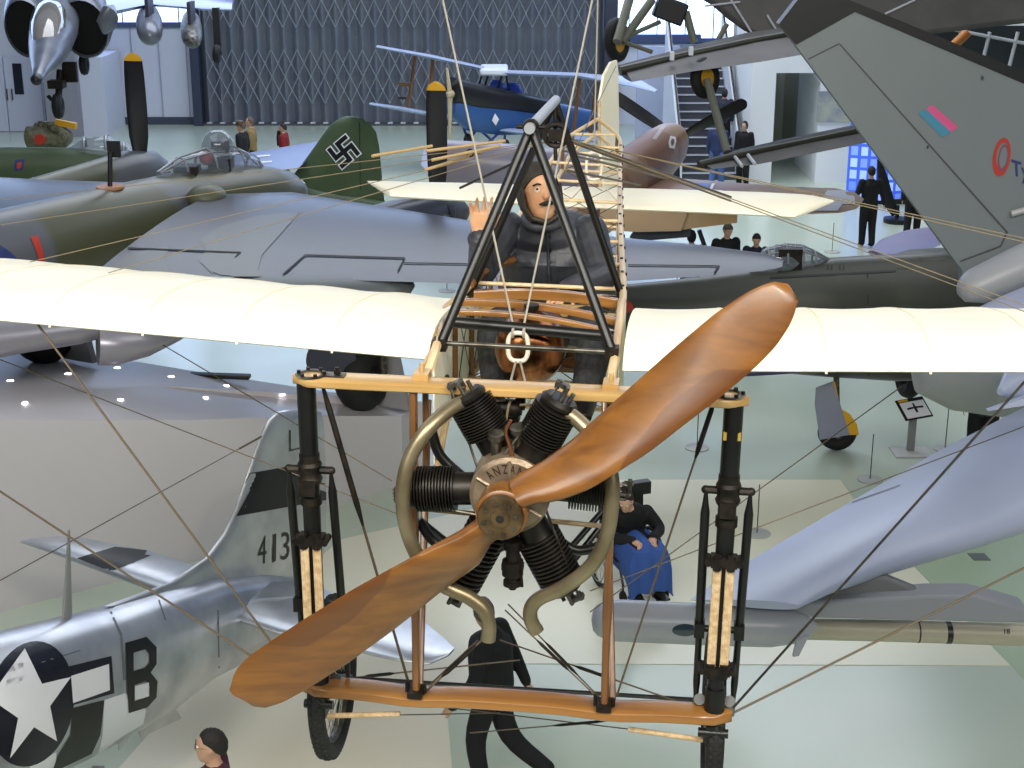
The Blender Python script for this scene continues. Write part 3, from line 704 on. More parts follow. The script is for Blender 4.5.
for i, y in enumerate(bays):
    R_, L_ = pathat(lon_up_R, y), pathat(lon_up_L, y); RL, LL = low(lon_up_R, y), low(lon_up_L, y)
    if i > 1:
        g = G(); g.tube([L_, R_], .0085, n=8); g.finish('cross_strut', M_['longeron'], mono, raw=True)
    g = G(); g.tube([LL, RL], .009, n=8); g.finish('cross_strut', M_['longeron'], mono, raw=True)
    for p, q in ((R_, RL), (L_, LL)):
        g = G(); g.tube([p, q], .0105, n=8); g.finish('frame_upright', M_['ashv'], mono, raw=True)
    if i and i < len(bays)-1:
        y2 = bays[i+1]; n_ = [pathat(lon_up_R, y2), pathat(lon_up_L, y2), low(lon_up_R, y2), low(lon_up_L, y2)]
        for p, q in ((R_, n_[2]), (RL, n_[0]), (L_, n_[3]), (LL, n_[1]), (LL, n_[2]), (RL, n_[3]), (R_, LL), (L_, RL)):
            g = G(); g.tube([p, q], .0022, n=4); g.finish('frame_wire', M_['cable'], mono, raw=True)
# U-shaped frame bolts (small fittings along the right longeron)
g = G()
for y in [1.85+.28*i for i in range(15)]:
    q = pathat(lon_up_R, y); g.box(q+V((.016, 0, .006)), (.006, .02, .014)); g.box(q+V((-.002, 0, .017)), (.014, .02, .004))
g.finish('frame_bolts', M_['dull'], mono, raw=True)
# fabric side panels and nose cross members
for P, s in ((lon_up_L, -1), (lon_up_R, 1)):
    R = []
    g = G(); ys = [.62, .9, 1.15, 1.4, 1.85, 2.2]
    for y in ys:
        p = pathat(P, y); q = low(P, y); R.append([p+V((s*.016, 0, 0)), q+V((s*.016, 0, 0)), q+V((s*.011, 0, 0)), p+V((s*.011, 0, 0))])
    g.rings(R); g.finish('fabric_side_panel', M_['linen'], mono, raw=True)
for (x0, y0, x1, y1, y, hh, dd, m) in ((462, 302, 622, 323, 1.15, .028, .03, 'ashd'), (452, 312, 618, 334, .98, .02, .03, 'ashd'), (474, 296, 618, 304, 1.55, .045, .02, 'ashd')):
    a_, b_ = B(x0, y0, y=y), B(x1, y1, y=y)
    plank('cross_member', a_, b_, hh, dd, M_[m], arc=lambda f: .022*math.sin(PI*f), round_end=False)
g = G(); g.tube([B(452, 322, y=.92), B(617, 337, y=.92)], .0205, n=16); g.finish('wing_spar_tube', M_['black'], mono, raw=True)
g = G(); g.tube([B(441, 343, y=.62), B(611, 352, y=.62)], .0085, n=10); g.finish('front_tie_bar', M_['steel'], mono, raw=True)
g = G(); g.tube([B(470, 290, y=1.8), B(622, 296, y=1.8)], .008, n=10); g.finish('rear_tie_bar', M_['steel'], mono, raw=True)
for (px, py) in ((422, 378), (611, 388)):
    g = G(); q = B(px, py, y=.33); g.box(q, (.05, .07, .045)); g.tube([q, q+V((0, 0, .05))], .008); g.finish('joint_fitting', M_['ash'], mono, raw=True)
for (px, py) in ((440, 344), (612, 352), (471, 290), (622, 296)):
    g = G(); q = B(px, py, y=.62 if py > 320 else 1.8); g.box(q, (.045, .05, .04)); g.lathe(q+V((0, -.03, 0)), (0, 1, 0), [(0, .01), (.06, .01)], n=8); g.finish('pylon_bracket', M_['dull'], mono, raw=True)
# ---- pylon over the cockpit
A1 = B(531, 127, y=.95); A2 = B(555, 101, y=1.75)
for f, t in (((441, 343), A1), ((612, 351), A1)):
    g = G(); g.tube([B(*f, y=.62), t], .0175, n=12); g.finish('pylon_tube', M_['black'], mono, raw=True)
for f, t in (((471, 291), A2), ((622, 297), A2)):
    g = G(); g.tube([B(*f, y=1.8), t], .0155, n=12); g.finish('pylon_tube', M_['black'], mono, raw=True)
g = G(); g.tube([A1+(A1-A2)*.06, A2+(A2-A1)*.04], .019, n=16); g.finish('pylon_top_tube', mat('grey_painted_tube', '#8b8f94', .4), mono, raw=True)
g = G(); g.ball(A1, .03, n=8); g.tube([A1+V((-.05, 0, 0)), A1+V((.05, 0, 0))], .008); g.finish('pylon_cap', M_['dull'], mono, raw=True)
g = G(); q = B(556, 135, y=1.72); g.torus(q, (0, 1, .2), .045, .012, n=20, k=8); g.box(q, (.06, .03, .05)); g.tube([A2, q+V((0, 0, -.1))], .008); g.finish('warping_pulley', M_['dull'], mono, raw=True)
# ---- fuel tank
g = G(); q = B(531, 345, y=1.1); g.lathe(q+V((0, -.14, 0)), (0, 1, -.05), [(0, .01), (.004, .05), (.02, .09), (.05, .118), (.09, .13), (.3, .13), (.34, .1)], n=40)
tank = g.finish('fuel_tank', M_['copper'], mono, raw=True)
g = G(); g.lathe(q+V((0, .0, .12)), (0, 0, 1), [(0, .02), (.02, .02), (.02, .028), (.035, .028)], n=16); g.finish('tank_filler', M_['dull'], tank, raw=True)
# tank shelf and dashboard with cut-outs
g = G(); g.box(B(535, 300, y=1.75)+V((0, 0, -.04)), (.5, .02, .05)); g.finish('dashboard', M_['ash'], mono, raw=True)
g = G(); q = B(545, 300, y=2.45)+V((0, 0, -.28)); g.box(q, (.5, .34, .02)); g.box(q+V((0, .17, .18)), (.46, .02, .34)); g.finish('pilot_seat', M_['ashv'], mono, raw=True)

# ---- wings
def mwing(s):
    x0 = .325; x1 = 3.95; dih = .046; secs = []; N = 12*11
    rp = .33
    x = x0; xs = []
    i = 0
    while x0+i*rp/6 < x1: xs.append(x0+i*rp/6); i += 1
    xs.append(x1)
    R = []
    for x in xs:
        ph = ((x-x0) % rp)/rp; sag = math.sin(PI*ph)*.010
        zle = (.292 if s < 0 else .284)+dih*(x-x0)
        tip = max(0, (x-3.4)/.55); yl = .55+tip**2*.25; yt = 2.42-tip**2*.35+sag*1.5
        row = []
        c = yt-yl
        K = 22
        fr = [.5-.5*math.cos(PI*k/K) for k in range(K+1)]
        def zz(f, top):
            chord = -.300*f
            cam_ = .128*math.sin(PI*min(1, f**.62))*(1-.12*f)
            th = .032*math.sqrt(max(0, 1-(1-min(f*9, 1))**2))*(1-f)**.7+.004
            return chord+cam_*.86+(th if top else -th) - (sag*(.9 if top else .2) if f > .1 else 0)
        for f in fr: row.append(V((s*x, yl+c*f, zle+zz(f, True))))
        for f in fr[-2:0:-1]: row.append(V((s*x, yl+c*f, zle+zz(f, False))))
        R.append(row)
    g = G(); g.rings(R); w = g.finish('wing', M_['linen'], mono, raw=True, smooth=35)
    i = 0
    while x0+(i+1)*rp < x1-.3:
        i += 1; x = x0+i*rp; row = []
        zle = (.292 if s < 0 else .284)+dih*(x-x0); tops = []
        for f in [0]+[.5-.5*math.cos(PI*k/22) for k in range(1, 23)]:
            chord = -.300*f; cam_ = .128*math.sin(PI*min(1, f**.62))*(1-.12*f)
            th = .032*math.sqrt(max(0, 1-(1-min(f*9, 1))**2))*(1-f)**.7+.004
            tops.append(V((s*x, .55+1.87*f, zle+chord+cam_*.86+th+.0015)))
        f = 0; front = V((s*x, .543, zle-.006)); under = V((s*x, .56, zle-.018))
        pts = [V((s*x, .5495, zle-.002))]+tops[1:]
        R2 = [[p+V((-.004, 0, 0)), p+V((.004, 0, 0)), p+V((.004, 0, -.003)), p+V((-.004, 0, -.003))] for p in pts]
        g = G(); g.rings(R2); g.finish('rib_tape', M_['linenseam'], w, raw=True)
    return w
wL = mwing(-1); wR = mwing(1)
# brown former at each wing root
g = G(); g.tube(smooth_path([B(421, 380, y=.4), B(428, 362, y=.5), B(437, 345, y=.6), B(441, 318, y=.9), B(450, 305, y=1.15), B(462, 300, y=1.3)], 5), .016, n=8, flat=1); g.finish('nose_former', M_['ash'], mono, raw=True)
g = G(); g.tube(smooth_path([B(470, 285, y=1.75), B(489, 268, y=2.0), B(514, 260, y=2.2)], 5), .018, n=8); g.finish('cockpit_rim', M_['ashv'], mono, raw=True)

# ---- tailplane, rudder
def tz(px, py): return B(px, py, z=-.02)
tl_t = [(367, 181), (440, 182), (520, 184), (625, 188), (740, 191), (800, 194), (832, 198)]
tl_b = [(371, 184), (386, 195), (520, 203), (640, 209), (700, 212), (800, 217), (806, 214)]
R = []
for (ta, tb) in zip(((367, 181), (385, 181), (420, 182), (480, 183), (560, 186), (625, 188), (700, 190), (760, 192), (800, 194), (818, 196), (834, 200)), ((369, 183), (390, 196), (425, 198), (480, 201), (560, 206), (625, 209), (700, 212), (760, 215), (795, 217), (808, 212), (833, 202))):
    te = tz(*ta); le = tz(*tb); R.append((le, te, .055 if 370 < ta[0] < 830 else .01))
g = G(); g.wing(R, camber=.02); g.finish('tailplane', M_['linen'], mono, raw=True)
rud = [(600, 128), (599, 100), (603, 75), (610, 62), (616, 60), (617, 70), (618, 120), (618, 165), (616, 190), (603, 190)]
P = [B(a, b, y=6.7+(.0)) for a, b in rud]
g = G(); Z0 = P[0].x
# the rudder is turned: hinge edge at left, trailing edge to the right and away
pts = []
for p, (a, b) in zip(P, rud):
    f = (a-599)/19; pts.append(B(a, b, y=6.62+f*.5))
cen = sum(pts, V((0, 0, 0)))/len(pts)
nr = (pts[3]-pts[0]).cross(pts[6]-pts[0]).normalized()
g.prism([p-nr*.01 for p in pts], nr*.02); g.finish('rudder', M_['linen'], mono, raw=True, bevel=.004)
g = G(); g.tube([B(600, 190, y=6.62), B(599, 100, y=6.62)], .012, n=8); g.finish('rudder_post', M_['longeron'], mono, raw=True)
g = G(); g.torus(B(594, 200, y=5.4), (0, 1, 0), .06, .008, n=24, k=6); g.finish('tail_ring', M_['white'], mono, raw=True)

# ---- bracing wires (local), each its own part
def wire(x0, y0, d0, x1, y1, d1, r=.003, m='cable', name='bracing_wire', fit=None):
    a_ = B(x0, y0, y=d0); b_ = B(x1, y1, y=d1); g = G(); g.tube([a_, b_], r, n=6)
    o = g.finish(name, M_[m], mono, raw=True)
    if fit:
        g = G()
        for f0, f1 in fit: g.tube([a_+(b_-a_)*f0, a_+(b_-a_)*(f0+(f1-f0)*.15), a_+(b_-a_)*(f0+(f1-f0)*.85), a_+(b_-a_)*f1], [r, r*2.2, r*2.2, r], n=8)
        g.finish('turnbuckle', M_['dull' if m == 'cable' else m], o, raw=True)
# flying wires under the wings to the beam ends
wire(36, 322, .62, 303, 686, .3, .0042)
wire(-60, 452, .9, 303, 690, .32, .0042)
wire(-40, 344, 1.6, 400, 515, 1.1, .0022)
wire(163, 345, 1.5, 392, 481, 1.1, .0022)
wire(1044, 360, .62, 733, 708, .3, .0042, 'dull'); wire(1044, 558, .9, 735, 712, .32, .0042)
wire(1044, 419, 1.6, 590, 591, 1.1, .0022); wire(905, 384, 1.5, 590, 612, 1.1, .0022)
# frame wires in front
wire(322, 384, .3, 410, 688, .3, .0048, fit=[(0, .45)]); wire(714, 402, .3, 617, 695, .3, .0038, fit=[(.0, .18)])
wire(447, 376, .4, 455, 400, .3, .008, 'dull'); wire(572, 384, .4, 560, 405, .3, .008, 'dull')
# engine and beam wires below
wire(482, 640, .35, 425, 692, .3, .004, fit=[(.1, .7)]); wire(478, 640, .42, 422, 692, .4, .003)
wire(505, 610, .35, 596, 696, .3, .0026, fit=[(.35, .7)]); wire(508, 604, .42, 600, 698, .42, .0026, fit=[(.4, .75)])
wire(500, 640, .9, 676, 701, .5, .003, fit=[(.45, .62)]); wire(350, 678, .55, 520, 660, .9, .003, fit=[(.08, .25)])
wire(396, 715, .32, 500, 713, .6, .002); wire(425, 705, .6, 628, 729, .35, .0022); wire(470, 733, .5, 640, 718, .35, .0024, fit=[(.5, .8)])
# landing and warping wires from the pylon
for (x, y, d, m) in ((-60, 206, 2.4, 'cabletan'), (-60, 234, 1.9, 'cabletan'), (30, 262, 1.2, 'cabletan'), (108, 273, 1.1, 'cabletan')):
    wire(548, 142, 1.75, x, y, d, .0018, m)
for (x0, y0, x1, y1) in ((372, 156, 432, 146), (426, 151, 505, 141), (432, 160, 500, 146), (425, 170, 482, 152)):
    wire(x0, y0, 1.5, x1, y1, 1.7, .0065, 'splice', 'cord_splice')
g = G(); g.torus(B(470, 153, y=1.65), (0, 1, 0), .014, .003, n=16, k=6); g.finish('wire_eye', M_['dull'], mono, raw=True)
for (x, y, d) in ((1060, 246, 1.0), (1060, 250, 1.1), (1060, 318, .8), (1060, 325, .85)):
    wire(572, 141, 1.75, x, y, d, .0019, 'cabletan')
wire(514, 163, 1.3, 460, 188, 1.5, .005, 'black', 'warp_rod'); wire(572, 140, 1.75, 731, 197, 3.8, .0055, 'cable'); wire(574, 143, 1.75, 731, 201, 3.8, .0055, 'cable')
for (x0, y0, x1, y1) in ((572, 155, 665, 178), (566, 170, 640, 185), (560, 150, 622, 162)): wire(x0, y0, 2.2, x1, y1, 4.6, .006, 'cabletan', 'control_wire')
wire(616, 66, 6.7, 565, 170, 3.0, .003)

# ---- things that hold it up
def cable(name, pts, r, m, label, cat='cable', group=None):
    g = G(); g.tube([MM @ p for p in pts], r, n=8); o = g.finish(name, M_[m], None); tag(o, label, cat, group); return o
RB = B(518, 333, y=.9)
cable('suspension_cable', [B(441, -8, y=1.9), B(515, 334, y=.9)], .0042, 'cablelt', 'pale suspension cable running from the top left down to the front white oval link', 'cable')
cable('suspension_cable', [B(594, -8, y=1.9), B(522, 334, y=.9)], .0042, 'cablelt', 'pale suspension cable running from the top right down to the front white oval link', 'cable')
cable('suspension_cable', [B(598, -8, y=4.0), B(594, 152, y=4.0)], .0042, 'cablelt', 'near vertical pale cable down to the rear oval link in the open frame', 'cable')
def oval(c, w, h, r, name, label):
    pts = []
    for i in range(28):
        q = 2*PI*i/28; x = math.cos(q)*w; z = math.copysign(abs(math.sin(q))**.8, math.sin(q))*h
        x = math.copysign(abs(math.cos(q))**.6, math.cos(q))*w
        pts.append(MM @ (c+V((x, 0, z))))
    g = G(); R = []
    for i, p in enumerate(pts):
        d = (pts[(i+1) % 28]-pts[i-1]).normalized(); n_ = _ay; a_ = d.cross(n_).normalized(); R.append([p+a_*math.cos(t)*r+n_*math.sin(t)*r for t in (2*PI*j/10 for j in range(10))])
    g.rings(R, closed=True); o = g.finish(name, M_['white'], None); tag(o, label, 'lifting link'); return o
oval(B(518, 347, y=.88), .036, .052, .0085, 'lifting_link', 'white oval steel link hanging in front of the copper fuel tank')
oval(B(594, 166, y=4.0), .042, .075, .009, 'lifting_link', 'pale oval link hanging inside the rear fuselage frame behind the pilot')
cable('lifting_sling', [B(516, 361, y=.88), B(506, 399, y=.5)], .0042, 'cablelt', 'short sling wire, left one of two below the front oval link', 'cable')
cable('lifting_sling', [B(520, 361, y=.88), B(529, 397, y=.5)], .0042, 'cablelt', 'short sling wire, right one of two below the front oval link', 'cable')
cable('lifting_sling', [B(592, 178, y=4.0), B(570, 200, y=4.0)], .0035, 'cablelt', 'short sling wire from the rear oval link to the left longeron', 'cable')
cable('lifting_sling', [B(597, 178, y=4.0), B(618, 202, y=4.0)], .0035, 'cablelt', 'short sling wire from the rear oval link to the right longeron', 'cable')
for (px, py) in ((513, 333), (524, 333)):
    g = G(); q = B(px, py, y=.88); g.torus(MM @ q, _ax, .014, .005, n=16, k=6); o = g.finish('shackle', M_['cablelt'], None); tag(o, 'small steel shackle on the '+('left' if px < 520 else 'right')+' top side of the front oval lifting link', 'shackle')
# ================================================================ silver fighter, lower left
SILV = mat('polished_aluminium_skin', '#cfd1d6', .3, metal=.7, c2='#a9adb6', scale=2.2, bump=.12, bscale=3)
SILV2 = mat('brushed_aluminium_panel', '#b9bcc2', .32, metal=.8, c2='#d0d2d6', scale=3)
NAVY = mat('dark_navy_paint', '#10101f', .35)
WHT = mat('white_marking_paint', '#e8e8ee', .45)
BLK = mat('black_marking_paint', '#121214', .4)
E0 = W(318, 560, Y=12.7); hd = V((-.42, -.9075, 0)); nrm = V((.9075, -.42, 0))   # towards the nose; to the near side
E0.z = 0
def PV(px, py, off=0):
    r = ray(px, py); o = V((0, 0, CH)); P0 = E0+nrm*off; t = (P0-o).dot(nrm)/r.dot(nrm); return o+r*t
def axt(p): return (p-E0).dot(hd)
silver = thing('silver_fighter', 'bare metal fighter at lower left with star roundel, letter B and black banded tail', 'airplane', V((E0+hd*3).xyz))
st = []
for (tx, ty, bx_, by) in ((319, 585, 319, 612), (300, 578, 302, 628), (256, 572, 258, 655), (205, 575, 205, 682), (160, 586, 160, 716), (105, 602, 100, 752), (45, 614, 30, 790), (-20, 625, -50, 850)):
    a = PV(tx, ty); b = PV(bx_, by); t = (axt(a)+axt(b))/2; zc = (a.z+b.z)/2; h = (a.z-b.z)/2*.93
    st.append((t, zc, h))
tt = [s_[0] for s_ in st]
stations = []
for t, zc, h in st: stations.append((E0+hd*t+V((0, 0, zc)), max(.04, h*.62), h, 2.2))
t, zc, h = st[-1]
for dt, dz, hh in ((1.2, .1, .62), (2.6, .2, .6), (4.0, .25, .5), (4.9, .25, .3), (5.3, .25, .05)): stations.append((E0+hd*(t+dt)+V((0, 0, zc+dz)), hh*.65, hh, 2.2))
g = G(); g.fus(stations, n=40); sf = g.finish('fuselage', SILV, silver)
bv = bvh_of(sf)
# fin with dorsal fillet
def finpt(px, py): return PV(px, py)
sec = []
for le, te, th in (((104, 606), (319, 600), .05), ((170, 582), (319, 590), .06), ((205, 558), (319, 575), .08), ((223, 534), (326, 545), .09), ((235, 510), (326, 512), .085), ((247, 475), (326, 478), .075), ((259, 440), (325, 445), .06), ((268, 420), (324, 422), .05), ((276, 412), (321, 412), .03), ((286, 410), (314, 410), .01)):
    sec.append((PV(*le), PV(*te), th*1.6, nrm))
g = G(); g.wing(sec, k=14); fin = g.finish('tail_fin', SILV2, silver); bvf = bvh_of(fin)
decal('black_band', [[(226, 518), (250, 473), (326, 460), (326, 500)]], BLK, fin, bvf, cuts=9)
for i, ch in enumerate('4133'): decal('serial_digit', text_polys(ch, [(258+11.5*i+(3 if ch == '1' else 0), 537-2.2*i), (266.5+11.5*i-(2 if ch == '1' else 0), 535.5-2.2*i), (266+11.5*i-(2 if ch == '1' else 0), 563-2.2*i), (257.5+11.5*i+(3 if ch == '1' else 0), 565-2.2*i)]), BLK, fin, bvf, cuts=1)
for pg in ([(289, 430), (290.5, 430), (290.5, 451), (289, 451)], [(289, 450), (301, 447), (301, 448.5), (289, 451.5)]): decal('rudder_line', [pg], M_['steel'], fin, bvf, cuts=2)
# tailplanes
zt_ = PV(262, 582).z
def Hp(px, py, dz=0): return W(px, py, z=zt_+dz)
g = G(); g.wing([(Hp(170, 596, .02), Hp(215, 572, .02), .13), (Hp(100, 571, .03), Hp(150, 551, .03), .10), (Hp(50, 552, .05), Hp(85, 538, .05), .07), (Hp(28, 545, .05), Hp(55, 536, .05), .05), (Hp(20, 542, .05), Hp(34, 538, .05), .02)], k=14)
s1 = g.finish('tailplane', SILV2, silver); b1 = bvh_of(s1)
decal('black_band', [[(62, 563), (115, 547), (160, 552), (98, 577)]], BLK, s1, b1, cuts=6)
g = G(); g.wing([(Hp(196, 606), Hp(300, 580), .17), (Hp(275, 632), Hp(350, 600), .15), (Hp(395, 660), Hp(425, 622), .08), (Hp(430, 664), Hp(446, 640), .05), (Hp(448, 656), Hp(455, 648), .02)], k=14)
s2 = g.finish('tailplane', SILV2, silver)
g = G(); g.fus([(Hp(205, 612, -.03)+nrm*.05, .01, .02), (Hp(235, 608)+nrm*.05, .1, .09), (Hp(275, 606)+nrm*.02, .11, .09), (Hp(312, 600), .03, .03)], n=16); g.finish('tail_fairing', SILV, silver)
# star roundel, code letter
NV = lambda px, py: (px, py)
def ell(cx, cy, rx_, ry, n=40, sk=-.25): return [(cx+rx_*math.cos(2*PI*i/n), cy+ry*math.sin(2*PI*i/n)+sk*rx_*math.cos(2*PI*i/n)*.8) for i in range(n)]
decal('roundel_disc', [ell(30, 704, 44, 62)], NAVY, silver, bv, cuts=5)
decal('roundel_bar', [[(62, 668), (111, 656), (114, 693), (66, 707)]], NAVY, silver, bv, .0045, cuts=4)
decal('roundel_bar_white', [[(70, 676), (108, 664), (109, 690), (72, 703)]], WHT, silver, bv, .009, cuts=4)
decal('roundel_star', [[(24, 649), (41, 684), (70, 677), (49, 706), (56, 741), (33, 727), (9, 758), (17, 718), (-12, 698), (21, 690)]], WHT, silver, bv, .009, cuts=5)
Bout = [(125, 643), (146, 637), (156, 647), (157, 664), (150, 671), (157, 680), (156, 697), (147, 708), (128, 713), (127, 690), (126, 665)]
bmB = []
def ring_quads(o, i): return [[o[k], o[(k+1) % len(o)], i[(k+1) % len(i)], i[k]] for k in range(len(o))]
up_o = [(125, 643), (146, 637), (156, 647), (156, 664), (149, 674), (126, 678)]; up_i = [(133, 653), (145, 649), (149, 654), (149, 663), (144, 668), (133, 671)]
lo_o = [(126, 676), (149, 671), (157, 681), (156, 697), (147, 707), (128, 713)]; lo_i = [(134, 685), (145, 681), (149, 686), (149, 695), (143, 698), (134, 701)]
decal('code_letter', ring_quads(up_o, up_i)+ring_quads(lo_o, lo_i), BLK, silver, bv, .006, cuts=3)
decal('black_stripe', [[(72, 708), (104, 700), (100, 735), (70, 800), (40, 800), (58, 755), (70, 735)]], BLK, silver, bv, .004, cuts=6)
for pg in ([(104, 700), (125, 693), (127, 713), (146, 710), (143, 724), (122, 736), (98, 754), (102, 735)], [(30, 765), (56, 752), (54, 800), (20, 800)]): decal('white_stripe', [pg], WHT, silver, bv, .003, cuts=6)
decal('stencil_panel', [[(134, 686), (148, 682), (148, 696), (134, 700)]], WHT, silver, bv, .009, cuts=2)
# panel lines
PLM = mat('panel_line_grey', '#6d7078', .5)
for pg in ([(106, 604), (108, 604), (122, 634), (126, 680), (123, 680), (120, 636)], [(20, 668), (80, 650), (80, 651), (20, 669.5)], [(217, 610), (218.5, 610), (219.5, 668), (218, 668)], [(158, 600), (159.5, 600), (166, 620), (164.5, 620)]): decal('panel_line', [pg], PLM, silver, bv, .003, cuts=3)
# aerial mast, tail wheel, doors
a = PV(66, 612); g = G(); g.wing([(a+hd*.05+V((0, 0, -.05)), a-hd*.06+V((0, 0, -.05)), .03, nrm), (PV(69, 530)+hd*.012, PV(69, 530)-hd*.012, .012, nrm)], k=6); g.finish('aerial_mast', mat('grey_mast_paint', '#9b9c9a', .5), silver)
g = G(); p = PV(266, 434); q = PV(-10, 586); p2 = p+(q-p)*.12; g.tube([PV(278, 425), p], .004); g.tube([p, p2], .009, n=8); g.tube([p2, q+(q-p)*.3], .004, n=5); g.finish('aerial_wire', M_['cable'], silver)
wc = PV(150, 752, off=.12); g = G(); wc.z = .2; g.torus(wc, (.93, -.36, 0), .15, .06, n=32, k=10); g.finish('tail_wheel_tyre', M_['rubdark'], silver)
g = G(); g.lathe(wc-V((.93, -.36, 0))*.05, (.93, -.36, 0), [(0, .02), (0, .095), (.02, .1), (.08, .1), (.1, .095), (.1, .02)], n=24); g.tube([wc+V((.07, -.03, 0)), wc+V((.06, -.02, .3))-hd*0+hd*.2, wc+V((0, 0, .5))+hd*.25], .03); g.finish('tail_wheel_leg', SILV2, silver)
for off, a_, b_, c_, d_ in ((-.1, (135, 722), (172, 704), (180, 718), (140, 737)), (.17, (117, 712), (126, 706), (128, 738), (118, 750))):
    g = G(); P = [PV(*x, off=off) for x in (a_, b_, c_, d_)]; g.prism(P, nrm*.015); g.finish('tail_wheel_door', SILV2, silver)
g = G(); q = PV(96, 760, off=.1); g.box((q.x, q.y, .45), (.09, .09, .9)); o = g.finish('display_jack', mat('grey_jack_paint', '#8b8d90', .5), None); tag(o, 'grey support post under the rear belly of the silver fighter', 'support')
# ================================================================ other aircraft
CAMO = mat('grey_green_camouflage', '#575a60', .36, c2='#4b4d38', scale=.42, lo=.49, hi=.51, detail=1)
CAMOD = mat('dark_green_camouflage', '#4a4d3c', .45, c2='#5b6062', scale=.4, lo=.5, hi=.52, detail=1)
GREYP = mat('medium_sea_grey_paint', '#3f424e', .3, c2='#373a46', scale=1.5, spec=.25)
GREEN = mat('dark_olive_green_paint', '#3a4a2c', .5, c2='#46553a', scale=1.2)
OLIVE = mat('near_black_olive_paint', '#33352c', .4, c2='#3d3f35', scale=1)
BLACKP = mat('matt_black_propeller_paint', '#131418', .4)
YEL = mat('yellow_tip_paint', '#e0a81c', .45)
REDP = mat('red_marking_paint', '#b8301e', .45)
BLUEP = mat('blue_marking_paint', '#1e2c66', .45)
GLASS = glassmat('canopy_glass', (.22, .26, .32), .42)
FRAMEM = mat('canopy_frame_grey', '#8d9095', .35, metal=.4)
class Pl:
    """vertical plane through a point, along a heading"""
    def __init__(s, p, h): s.p = V((p[0], p[1], 0)); s.h = V((h[0], h[1], 0)).normalized(); s.n = V((s.h.y, -s.h.x, 0))
    def at(s, px, py, off=0):
        r = ray(px, py); o = V((0, 0, CH)); P0 = s.p+s.n*off; return o+r*((P0-o).dot(s.n)/r.dot(s.n))
    def st(s, lst, k=1, wk=.9, pw=2.0, off=0):
        out = []
        for (tx, ty, bx_, by) in lst:
            a = s.at(tx, ty, off); b = s.at(bx_, by, off); t = ((a-s.p).dot(s.h)+(b-s.p).dot(s.h))/2
            out.append((s.p+s.n*off+s.h*t+V((0, 0, (a.z+b.z)/2)), max(.02, (a.z-b.z)/2*wk*k), max(.02, (a.z-b.z)/2*k), pw))
        return out
def front_prop(root, c, axis, R, blades, w, a0=90, spin=.25, slen=.5, tip=YEL, tipL=.12, bm=BLACKP, sm=BLACKP):
    axis = V(axis).normalized(); u = V((0, 0, 1)); s = axis.cross(u).normalized(); u = s.cross(axis)
    for i in range(blades):
        q = math.radians(a0)+2*PI*i/blades; d = s*math.cos(q)+u*math.sin(q); t = axis.cross(d)
        g = G(); secs = []
        for f in (.08, .15, .3, .5, .7, .85, .93, .955, .975, .99, 1.0):
            ww = w*interp([(0, .4), (.3, .9), (.55, 1), (.85, .98), (.93, .93), (.955, .84), (.975, .68), (.99, .42), (1, .12)], f)
            tw = math.radians(interp([(0, 50), (1, 15)], f)); dirn = t*math.cos(tw)+axis*math.sin(tw)
            c0 = c+d*(R*f); secs.append((c0-dirn*ww/2, c0+dirn*ww/2, .035*(1-f)+.012, axis))
        g.wing(secs, k=6); b = g.finish('propeller_blade', bm, root)
        if tipL:
            g = G(); se = []
            for f in sorted((1-tipL, .955, .975, .99, 1.003)):
                ww = w*interp([(0, .4), (.3, .9), (.55, 1), (.85, .98), (.93, .93), (.955, .84), (.975, .68), (.99, .42), (1.003, .12)], f)*1.03; tw = math.radians(interp([(0, 50), (1, 15)], f)); dirn = t*math.cos(tw)+axis*math.sin(tw)
                c0 = c+d*(R*f); se.append((c0-dirn*ww/2, c0+dirn*ww/2, .035*(1-f)+.02, axis))
            g.wing(se, k=6); g.finish('blade_tip', tip, b)
    g = G(); g.lathe(c-axis*.1, axis, [(0, spin), (slen*.3, spin*.95), (slen*.6, spin*.72), (slen*.85, spin*.4), (slen, .02)], n=24); g.finish('spinner', sm, root)

# ---------------------------------------------------------------- camouflaged twin
Lh = W(137, 175, Z=22.5); Rh = W(440, 213, Z=20.2); mid = (Lh+Rh)/2
hm = V((-(Rh-Lh).y, (Rh-Lh).x, 0)).normalized(); 
FP = Pl(mid, hm); LP = Pl(Lh, hm); RP = Pl(Rh, hm)
twin = thing('twin_engined_aircraft', 'camouflaged twin engined aircraft with glazed canopy standing on the grey plinth', 'airplane', mid-hm*5-V((0, 0, mid.z-1.5)))
g = G(); fst = FP.st([(303, 186, 303, 196), (297, 179, 299, 206), (285, 171, 290, 219), (262, 166, 268, 232), (230, 166, 240, 240), (190, 170, 200, 250), (140, 180, 150, 272), (80, 193, 85, 300), (10, 208, 10, 330), (-80, 228, -90, 362)], wk=.85); g.fus(fst, n=32)
f1 = g.finish('fuselage', CAMO, twin); bvt = bvh_of(f1)
g = G(); g.fus(fst[:3] and [(q[0]+hm*.02, q[1]*1.03, q[2]*1.03) for q in fst[:2]]+[(fst[1][0]-hm*.25, fst[1][1]*1.08, fst[1][2]*1.08)], n=24); g.finish('nose_glazing', GLASS, twin)
wz = W(300, 200, Y=19.8).z
def Wz(a, b, dz=0): return W(a, b, z=wz+dz)
g = G(); g.wing([(Wz(235, 203), Wz(97, 271), .5), (Wz(300, 200), Wz(185, 276), .48), (Wz(380, 213), Wz(310, 279), .44), (Wz(470, 227), Wz(478, 284), .36), (Wz(625, 243), Wz(628, 281), .26), (Wz(700, 249), Wz(708, 276), .2), (Wz(765, 256), Wz(762, 271), .12), (Wz(784, 261), Wz(782, 267), .04)], k=16)
w1 = g.finish('wing', GREYP, twin); bw1 = bvh_of(w1)
